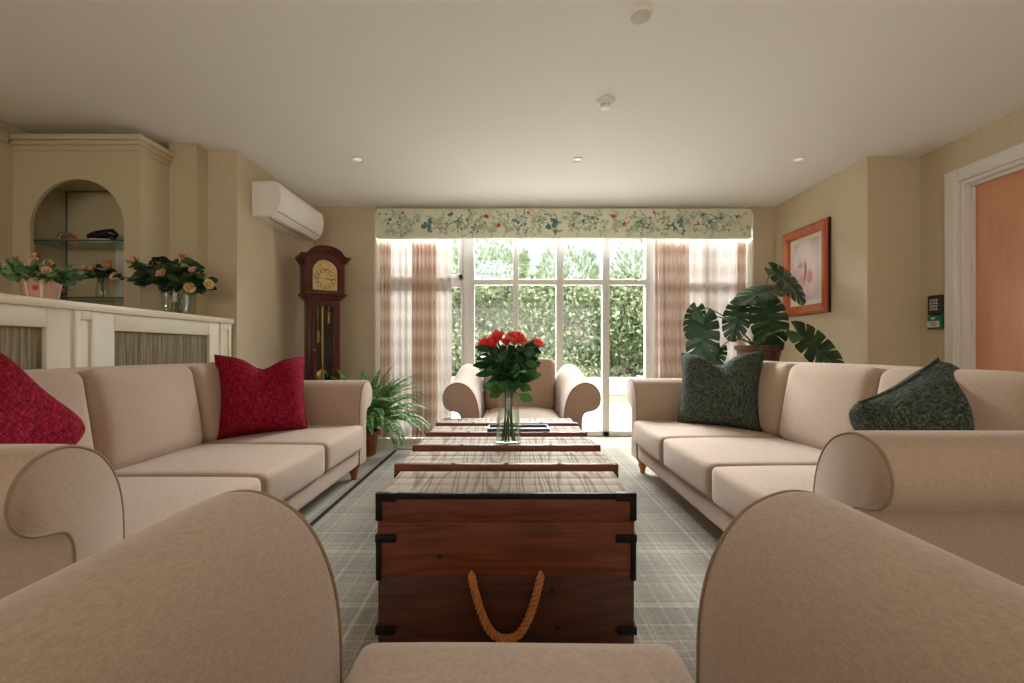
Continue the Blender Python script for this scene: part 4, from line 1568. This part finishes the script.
pn.build('pendulum', M['brass'], ck)
for x, z in ((-.045, 1.0), (.0, .62), (.05, 1.17)):
    w_ = MB().tube([(x, -.03, 1.36), (x, -.03, z + .1)], .0015, 5)
    w_.lathe([(0, 0), (.012, .003), (.016, .012), (.016, .095), (.012, .104), (0, .107)], (x, -.03, z), 16)
    w_.build('weight', M['brass'], ck)
# hood
hd = MB()


def arch_top(q):           # shoulder line of the hood
    q = abs(q)
    return .045 + .065 * math.sqrt(max(0, 1 - (q / .68) ** 2)) if q < .68 else .045 - .03 * (1 - ((1 - q) / .32)) * 0


hw, hd0, zb, zs = .168, .118, 1.425, 1.70
hd.box((-hw, -hd0 + .02, zb), (hw, hd0, zs + .03), .003)
# front frame with arched dial opening
n_ = 28
vs, fs = [], []
ro = .112
for k in range(n_ + 1):
    q = -1 + 2 * k / n_
    x = q * hw
    ins = abs(x) < ro
    lo_ = zs - .06 + math.sqrt(max(0, ro ** 2 - x * x)) * .95 if ins else zb
    hi_ = zs + .045 + (.07 * math.sqrt(max(0, 1 - (q / .75) ** 2)) if abs(q) < .75 else 0)
    for y in (-hd0, -hd0 + .02):
        vs += [(x, y, lo_), (x, y, hi_)]
for k in range(n_):
    o = k * 4
    fs += [(o, o + 4, o + 5, o + 1), (o + 2, o + 3, o + 7, o + 6), (o, o + 2, o + 6, o + 4), (o + 1, o + 5, o + 7, o + 3)]
hd.add(vs, fs, 0, False)
hd.box((-ro - .004, -hd0, zb), (ro + .004, -hd0 + .02, zb + .045), .002)
hd.build('hood', M['clock'], ck)
cn = MB()
for (ov, d0, d1) in ((.016, -.012, .010), (.030, .010, .032), (.044, .032, .050)):
    pts = []
    vs, fs = [], []
    for k in range(n_ + 1):
        q = -1 + 2 * k / n_
        x = q * (hw + ov)
        zc_ = zs + .03 + (.085 * math.sqrt(max(0, 1 - (q / .72) ** 2)) if abs(q) < .72 else 0)
        for y in (-hd0 - ov, hd0):
            vs += [(x, y, zc_ + d0), (x, y, zc_ + d1)]
    for k in range(n_):
        o = k * 4
        fs += [(o, o + 4, o + 5, o + 1), (o + 2, o + 3, o + 7, o + 6), (o, o + 2, o + 6, o + 4), (o + 1, o + 5, o + 7, o + 3)]
    fs += [(0, 1, 3, 2), (n_ * 4, n_ * 4 + 2, n_ * 4 + 3, n_ * 4 + 1)]
    cn.add(vs, fs, 0, False)
cn.build('cornice', M['clock'], ck)
MB().box((-.185, -.132, 1.425), (.185, .12, 1.445), .006).build('hood_moulding', M['clock'], ck)
# dial
dz = 1.575
dpoly = [(-.105, 1.47), (.105, 1.47), (.105, 1.64)] + [(.105 * math.cos(PI * k / 16), 1.64 + .10 * math.sin(PI * k / 16)) for k in range(17)] + [(-.105, 1.64)]
dl = MB().prism(dpoly, -hd0 + .012, -hd0 + .018, axis='y', smooth=False).build('dial', M['dial'], ck)
rg = MB()
for k in range(12):
    a = 2 * PI * k / 12
    rg.box((-.0035, -.001, .062), (.0035, .001, .082), 0, mat=Matrix.Translation((0, -hd0 + .011, dz)) @ Matrix.Rotation(a, 4, 'Y'))
rg.tube([(.088 * math.cos(2 * PI * k / 40), -hd0 + .011, dz + .088 * math.sin(2 * PI * k / 40)) for k in range(40)], .0016, 5, closed=True)
rg.tube([(.058 * math.cos(2 * PI * k / 40), -hd0 + .011, dz + .058 * math.sin(2 * PI * k / 40)) for k in range(40)], .0012, 5, closed=True)
rg.tube([(.038 * math.cos(2 * PI * k / 30), -hd0 + .011, 1.69 + .038 * math.sin(2 * PI * k / 30)) for k in range(30)], .0014, 5, closed=True)
rg.build('chapter_ring', M['ink'], dl)
hn = MB().box((-.003, -.002, -.008), (.003, .0, .05), 0, mat=Matrix.Translation((0, -hd0 + .008, dz)) @ Matrix.Rotation(math.radians(96), 4, 'Y'))
hn.build('hour_hand', M['ink'], dl)
MB().box((-.002, -.003, -.012), (.002, -.001, .075), 0, mat=Matrix.Translation((0, -hd0 + .008, dz)) @ Matrix.Rotation(math.radians(99), 4, 'Y')).build('minute_hand', M['ink'], dl)

# ------------------------------------------------------------------ framed picture
pc = thing('framed_picture', 'pastel pink painting in a wide orange-brown wooden frame', 'picture', (2.72, 3.985, 1.655))
PW, PH = .60, .80


def frame_ring(b, w0, h0, w1, h1, x0, x1, mi=0):
    """Mitred rectangular ring between half sizes (w0,h0) outer and (w1,h1) inner, x0 outer face, x1 inner face."""
    O = [(-w0, -h0), (w0, -h0), (w0, h0), (-w0, h0)]
    I = [(-w1, -h1), (w1, -h1), (w1, h1), (-w1, h1)]
    vs = [(x0, y, z) for y, z in O] + [(x1, y, z) for y, z in I] + [(-.002, y, z) for y, z in O] + [(-.002, y, z) for y, z in I]
    fs = []
    for k in range(4):
        k2 = (k + 1) % 4
        fs += [(k, k2, 4 + k2, 4 + k), (8 + k, 8 + k2, k2, k), (4 + k, 4 + k2, 12 + k2, 12 + k)]
    b.add(vs, fs, mi, False)


b = MB()
frame_ring(b, PW / 2, PH / 2, PW / 2 - .022, PH / 2 - .022, -.034, -.046)
frame_ring(b, PW / 2 - .022, PH / 2 - .022, PW / 2 - .062, PH / 2 - .062, -.046, -.034)
frame_ring(b, PW / 2 - .062, PH / 2 - .062, PW / 2 - .085, PH / 2 - .085, -.034, -.020)
b.build('frame', M['frame_wood'], pc)
b = MB()
frame_ring(b, PW / 2 + .004, PH / 2 + .004, PW / 2 - .004, PH / 2 - .004, -.026, -.026)
b.build('frame_edge', M['frame_dark'], pc)
b = MB()
frame_ring(b, PW / 2 - .08, PH / 2 - .08, PW / 2 - .125, PH / 2 - .125, -.012, -.012)
b.build('mount', M['mat_board'], pc)
b = MB().box((-.010, -PW / 2 + .12, -PH / 2 + .12), (-.006, PW / 2 - .12, PH / 2 - .12))


b.build('painting', M['art'], pc)

# ------------------------------------------------------------------ door, keypad
dr_ = bpy.data.objects.new('door_1', None)
COL.objects.link(dr_)
struct(dr_, 'orange-pink veneered door in a white frame', 'door')
LX = 3.185
MB().box((LX, DY0 + .03, .005), (LX + .045, DY1 - .03, DZ - .03), .002).build('leaf', M['door_wood'], dr_)
fr = MB()
fr.box((3.12, DY1 - .03, 0), (3.27, DY1, DZ), .002).box((3.12, DY0, 0), (3.27, DY0 + .03, DZ), .002).box((3.1205, DY0 + .031, DZ - .03), (3.27, DY1 - .031, DZ), .002)
fr.box((3.165, DY1 - .048, 0), (LX, DY1 - .03, DZ - .0485), .002).box((3.165, DY0 + .03, DZ - .048), (LX, DY1 - .03, DZ - .03), .002).box((3.165, DY0 + .03, 0), (LX, DY0 + .048, DZ - .0485), .002)
fr.build('door_lining', M['wall_white'], dr_)
AW = .085
fr = MB()
fr.box((3.098, DY1 - .006, 0), (3.12, DY1 + AW, DZ + AW), .005).box((3.098, DY0 - AW, 0), (3.12, DY0 + .006, DZ + AW), .005).box((3.0985, DY0 + .0065, DZ - .006), (3.12, DY1 - .0065, DZ + AW - .0005), .005)
fr.box((3.092, DY1 + .012, 0), (3.1, DY1 + .03, DZ + .03), .003).box((3.0925, DY0, DZ + .012), (3.1, DY1 + .013, DZ + .0295), .003)
fr.build('architrave', M['wall_white'], dr_)
h_ = MB().tube([(LX, DY0 + .10, 1.0), (LX - .05, DY0 + .10, 1.0), (LX - .052, DY0 + .22, 1.0)], .009, 10)
h_.lathe([(0, 0), (.025, 0), (.025, .006), (0, .008)], (0, 0, 0), 18, mat=Matrix.Translation((LX, DY0 + .10, 1.0)) @ Matrix.Rotation(-PI / 2, 4, 'Y'))
h_.build('door_handle', M['brass'], dr_)

kp = thing('keypad', 'dark door entry keypad with pale keys beside the door frame', 'keypad', (3.12, 3.175, 1.185))
MB().box((-.028, -.052, 0), (0, .052, .145), .010, 3).build('housing', M['plastic_dark'], kp)
for r_ in range(4):
    for c_ in range(3):
        y, z = .030 - c_ * .022 - .008, .108 - r_ * .022
        MB().box((-.031, y - .008, z - .008), (-.027, y + .008, z + .008), .0015, 1).build('key', M['key'], kp)
gb = thing('release_box', 'small green emergency release box under the keypad', 'call point', (3.12, 3.172, 1.083))
MB().box((-.03, -.05, 0), (0, .05, .100), .005).build('housing', M['sign_green'], gb)
MB().box((-.0325, -.040, .012), (-.029, .047, .058), .001).build('label_plate', M['paper'], gb)
tx = MB()
for (y0, y1, z) in ((-.02, .035, .046), (-.03, .03, .036), (-.02, .02, .026)):
    tx.box((-.033, y0, z - .002), (-.0324, y1, z + .002))
tx.build('lettering', M['ink'], gb)
tx = MB()
for (y0, y1, z) in ((-.012, .022, .082), (-.005, .02, .074)):
    tx.box((-.0308, y0, z - .003), (-.0298, y1, z + .003))
tx.build('symbol', M['paper'], gb)

# ------------------------------------------------------------------ ceiling fittings


def downlight(x, y, label, small=False):
    t = thing('downlight', label, 'ceiling light', (x, y, CZ), 0, 'recessed ceiling downlights')
    r = .045 if not small else .036
    MB().lathe([(r * .62, -.001), (r * .8, -.004), (r, -.010), (r * 1.0, -.0005), (r * .62, 0)], seg=32).build('rim', M['ac'], t)
    MB().lathe([(0, -.003), (r * .62, -.003), (r * .62, -.0005), (0, -.0005)], seg=24).build('lens', M['downlight'], t)


downlight(-1.17, 3.35, 'small round downlight in the ceiling out from the air conditioner')
downlight(2.22, 3.35, 'small round downlight in the ceiling near the framed picture')
downlight(.52, 3.35, 'small round downlight in the ceiling in front of the pelmet centre', True)
t = thing('smoke_detector', 'white smoke detector on the ceiling', 'smoke detector', (.565, 2.57, CZ))
MB().lathe([(0, -.016), (.052, -.016), (.055, -.012), (.055, 0), (0, 0)], seg=36).build('base', M['ac'], t)
b = MB().lathe([(0, -.046), (.022, -.046), (.028, -.042), (.028, -.038), (0, -.038)], seg=28)
for k in range(8):
    a = 2 * PI * k / 8
    b.box((.022, -.003, -.040), (.028, .003, -.015), 0, mat=Matrix.Rotation(a, 4, 'Z'))
b.lathe([(0, -.04), (.016, -.04), (.018, -.015), (0, -.015)], seg=20)
b.lathe([(.036, -.024), (.044, -.016), (.036, -.016)], seg=28)
b.build('sensor', M['ac'], t)
t = thing('ceiling_speaker', 'flat round white disc on the ceiling, closest to the viewer', 'ceiling disc', (.573, 1.905, CZ))
MB().lathe([(0, -.012), (.04, -.012), (.046, -.009), (.049, -.004), (.049, 0), (0, 0)], seg=40).build('cover', M['ac'], t)
MB().lathe([(.040, -.0128), (.043, -.0124), (.043, -.011), (.040, -.011)], seg=40).build('ring', M['key'], t)

# ------------------------------------------------------------------ fern
fn_ = thing('potted_fern', 'arching green fern in a terracotta pot by the curtain', 'potted plant', (-1.285, 3.86, 0))
MB().lathe([(0, 0), (.085, 0), (.09, .006), (.112, .17), (.124, .175), (.126, .215), (.112, .215), (.106, .18), (0, .18)], seg=36).build('pot', M['terracotta'], fn_)
MB().lathe([(0, .197), (.06, .195), (.108, .19), (0, .18)], seg=24).build('soil', M['soil'], fn_)
b = MB()
rr = random.Random(12)
NFR = 96
for k in range(NFR):
    a = k * 2.39996 + rr.uniform(-.25, .25)
    ring = (k + .5) / NFR
    ln = rr.uniform(.56, .78)
    th = math.radians(88 - 42 * ring + rr.uniform(-6, 6))
    bend = math.radians(58 + 80 * ring + rr.uniform(-10, 10))
    if math.cos(a - 2.8) > .3:
        ln *= .72
    hv = Vector((math.cos(a), math.sin(a), 0))
    sv = Vector((-math.sin(a), math.cos(a), 0))
    p = Vector((.03 * math.cos(a), .03 * math.sin(a), .19))
    path = [p.copy()]
    n_f = 24
    for i in range(n_f):
        t_ = i / n_f
        e = th - bend * t_ ** 1.3
        p = p + (hv * math.cos(e) + Vector((0, 0, 1)) * math.sin(e) + sv * .12 * math.sin(k) * t_) * (ln / n_f)
        p.z = max(.03, p.z)
        path.append(p.copy())
    b.tube(path, [.003 * (1 - .75 * i / n_f) for i in range(n_f + 1)], 5)
    for i in range(3, n_f):
        for h in (0, .5):
            pp_ = path[i].lerp(path[i + 1], h)
            tg = (path[i + 1] - path[i - 1]).normalized()
            nrm = sv.cross(tg) * -1
            q = (i + h) / n_f
            L = .058 * math.sin(PI * min(1, .22 + q * .78)) ** .8 + .005
            for s_ in (-1, 1):
                leaf_mesh(b, pp_, sv * s_ + tg * .45 - nrm * .18, nrm, L, .017, 0, .10, 2)
b.build('fronds', M['fern'], fn_, sharp=0, fix=False)

# ------------------------------------------------------------------ monstera
MX, MY = 2.17, 3.80
st = thing('plant_stand', 'dark wooden stand carrying the monstera behind the sofa', 'stand', (MX, MY, 0))
MB().lathe([(0, .66), (.17, .66), (.175, .668), (.175, .685), (.17, .692), (0, .692)], seg=36).build('top', M['clock'], st)
MB().lathe([(.03, .05), (.035, .2), (.026, .35), (.035, .6), (.06, .66)], seg=20).build('column', M['clock'], st)
MB().lathe([(0, 0), (.16, 0), (.16, .02), (.1, .045), (.03, .055), (0, .056)], seg=32).build('foot', M['clock'], st)
mo = thing('monstera', 'monstera with big split leaves in a brown pot beneath the picture', 'potted plant', (MX, MY, .692))
MB().lathe([(0, 0), (.125, 0), (.13, .006), (.172, .235), (.188, .24), (.190, .278), (.176, .278), (.168, .245), (0, .245)], seg=40).build('pot', M['brown_pot'], mo)
MB().lathe([(0, .262), (.09, .258), (.17, .25), (0, .246)], seg=24).build('soil', M['soil'], mo)


def monstera_leaf(b, L, W, seed, fold=.20, droop=.22):
    """Heart-shaped blade in local coords: stalk end at origin, midrib along +x, normal +z; slits run in from the edge, holes lie by the midrib."""
    rr = random.Random(seed)
    # half outline measured along the side veins: (where the vein leaves the midrib, where it ends)
    veins = 15

    def edge(q):
        """q 0 (lobe beside the stalk) .. 1 (tip): outline point x, y of a heart."""
        a = PI * (0.06 + 0.94 * q)
        r = 1.0
        x = .5 - .62 * math.cos(a)
        y = .5 * math.sin(a) ** .72 * (1.0 - .28 * q * q)
        if q < .18:
            x -= .05 * (1 - q / .18)
        return L * x, W * y

    def place(x, y):
        t = x / L
        return Vector((x, y, -droop * L * max(0, t) ** 2 + fold * abs(y) - 1.1 * fold * y * y / (W * .5)))
    for s in (-1, 1):
        slits = {}
        for v in range(2, veins - 1, 2):
            slits[v] = (rr.uniform(.30, .52), rr.uniform(.20, .34))
        for v in range(veins):
            q0, q1 = v / veins, (v + 1) / veins
            rows = []
            cols = [0, .15, .3, .42, .55, .7, .85, 1.0]
            for k in cols:
                pts = []
                for j, q in enumerate((q0, (q0 + q1) / 2, q1)):
                    qq = q
                    # open the slit on the two veins beside it
                    if v in slits and j == 2 and k > slits[v][0]:
                        qq = q - (q1 - q0) * slits[v][1] * min(1, (k - slits[v][0]) * 3) * .5
                    if (v - 1) in slits and j == 0 and k > slits[v - 1][0]:
                        qq = q + (q1 - q0) * slits[v - 1][1] * min(1, (k - slits[v - 1][0]) * 3) * .5
                    ex, ey = edge(qq)
                    mx = L * (.02 + .93 * min(1, max(0, qq * 1.02)) ** 1.15)
                    kk = k
                    if k == 1.0 and ((v in slits and j == 2) or ((v - 1) in slits and j == 0)):
                        kk = .95
                    x = mx + (ex - mx) * kk ** 1.15
                    y = ey * kk
                    pts.append(place(x, s * y))
                rows.append(pts)
            vs = [p for r in rows for p in r]
            fs = []
            for c_ in range(len(cols) - 1):
                for j in range(2):
                    f_ = (c_ * 3 + j, c_ * 3 + j + 1, c_ * 3 + 4 + j, c_ * 3 + 3 + j)
                    fs.append(f_ if s > 0 else f_[::-1])
            b.add(vs, fs, 0, True)


def add_leaf(px, py, y, size_px, dir2, tilt, seed, yaw=0.0, wr_=.95, upn=.55):
    wr_ *= .95
    """Leaf whose middle appears at the given photo pixel at depth y; dir2 = midrib direction in the picture plane (x right, z up); tilt = tip towards viewer."""
    ctr = Vector(((px - 510) * y / FOC, y, H + (350 - py) * y / FOC)) - Vector((MX, MY, .692))
    L = size_px * y / FOC
    d = Vector((dir2[0], -tilt, dir2[1])).normalized()
    nrm = Vector((yaw, -1.0, upn))
    nrm = (nrm - d * nrm.dot(d)).normalized()
    sd = nrm.cross(d)
    base = ctr - d * L * .48
    m = Matrix((( d.x, sd.x, nrm.x, base.x), (d.y, sd.y, nrm.y, base.y), (d.z, sd.z, nrm.z, base.z), (0, 0, 0, 1)))
    b = MB()
    monstera_leaf(b, L, L * wr_, seed)
    b.v = [tuple(m @ Vector(p)) for p in b.v]
    lo = b.build('leaf', M['monstera'], mo, sharp=0, fix=False)
    root = Vector((R.uniform(-.06, .06), R.uniform(-.05, .05), .26))
    midp = root.lerp(base, .5) + Vector((0, 0, .12 + .1 * abs(base.x)))
    pts = stem_path(root, midp, base, 12)
    MB().tube(pts, [.0085 - .004 * i / 12 for i in range(13)], 8).build('stalk', M['stem_pale'], lo, sharp=0)


add_leaf(771, 322, 3.62, 46, (.10, -1.0), .30, 1, 0, 1.0)                 # big leaf over the pot
add_leaf(737, 318, 3.72, 35, (-.35, -.9), .25, 2, -.4, .85)       # leaf beside it
add_leaf(764, 290, 3.74, 48, (-.95, -.12), .35, 3, -.2, .9, 2.2)      # upper leaf towards the window
add_leaf(789, 281, 3.80, 42, (.75, -.65), .25, 4, .35, .9)        # upper leaf before the frame
add_leaf(822, 349, 3.28, 60, (.78, -.62), .22, 5, .1, .8)         # low leaf before the wall
add_leaf(703, 340, 3.70, 54, (-.15, -1.0), .25, 6, -.25, .66)      # drooping leaf before the sheer curtain
add_leaf(694, 320, 3.92, 30, (-.3, -.9), .2, 7, -.5, .75)         # small leaf above it
add_leaf(716, 358, 3.86, 28, (-.5, -.8), .3, 8, -.2, .7)          # small low leaf
#add_leaf(783, 300, 3.98, 36, (.5, .6), .1, 9, .3, .8)             # back leaf
# upright trunk of the plant
MB().tube([(-.02, .0, .24), (-.015, .01, .40), (.0, .0, .52), (-.01, .02, .62)], [.016, .014, .012, .008], 10).build('main_stem', M['stem_pale'], mo, sharp=0)
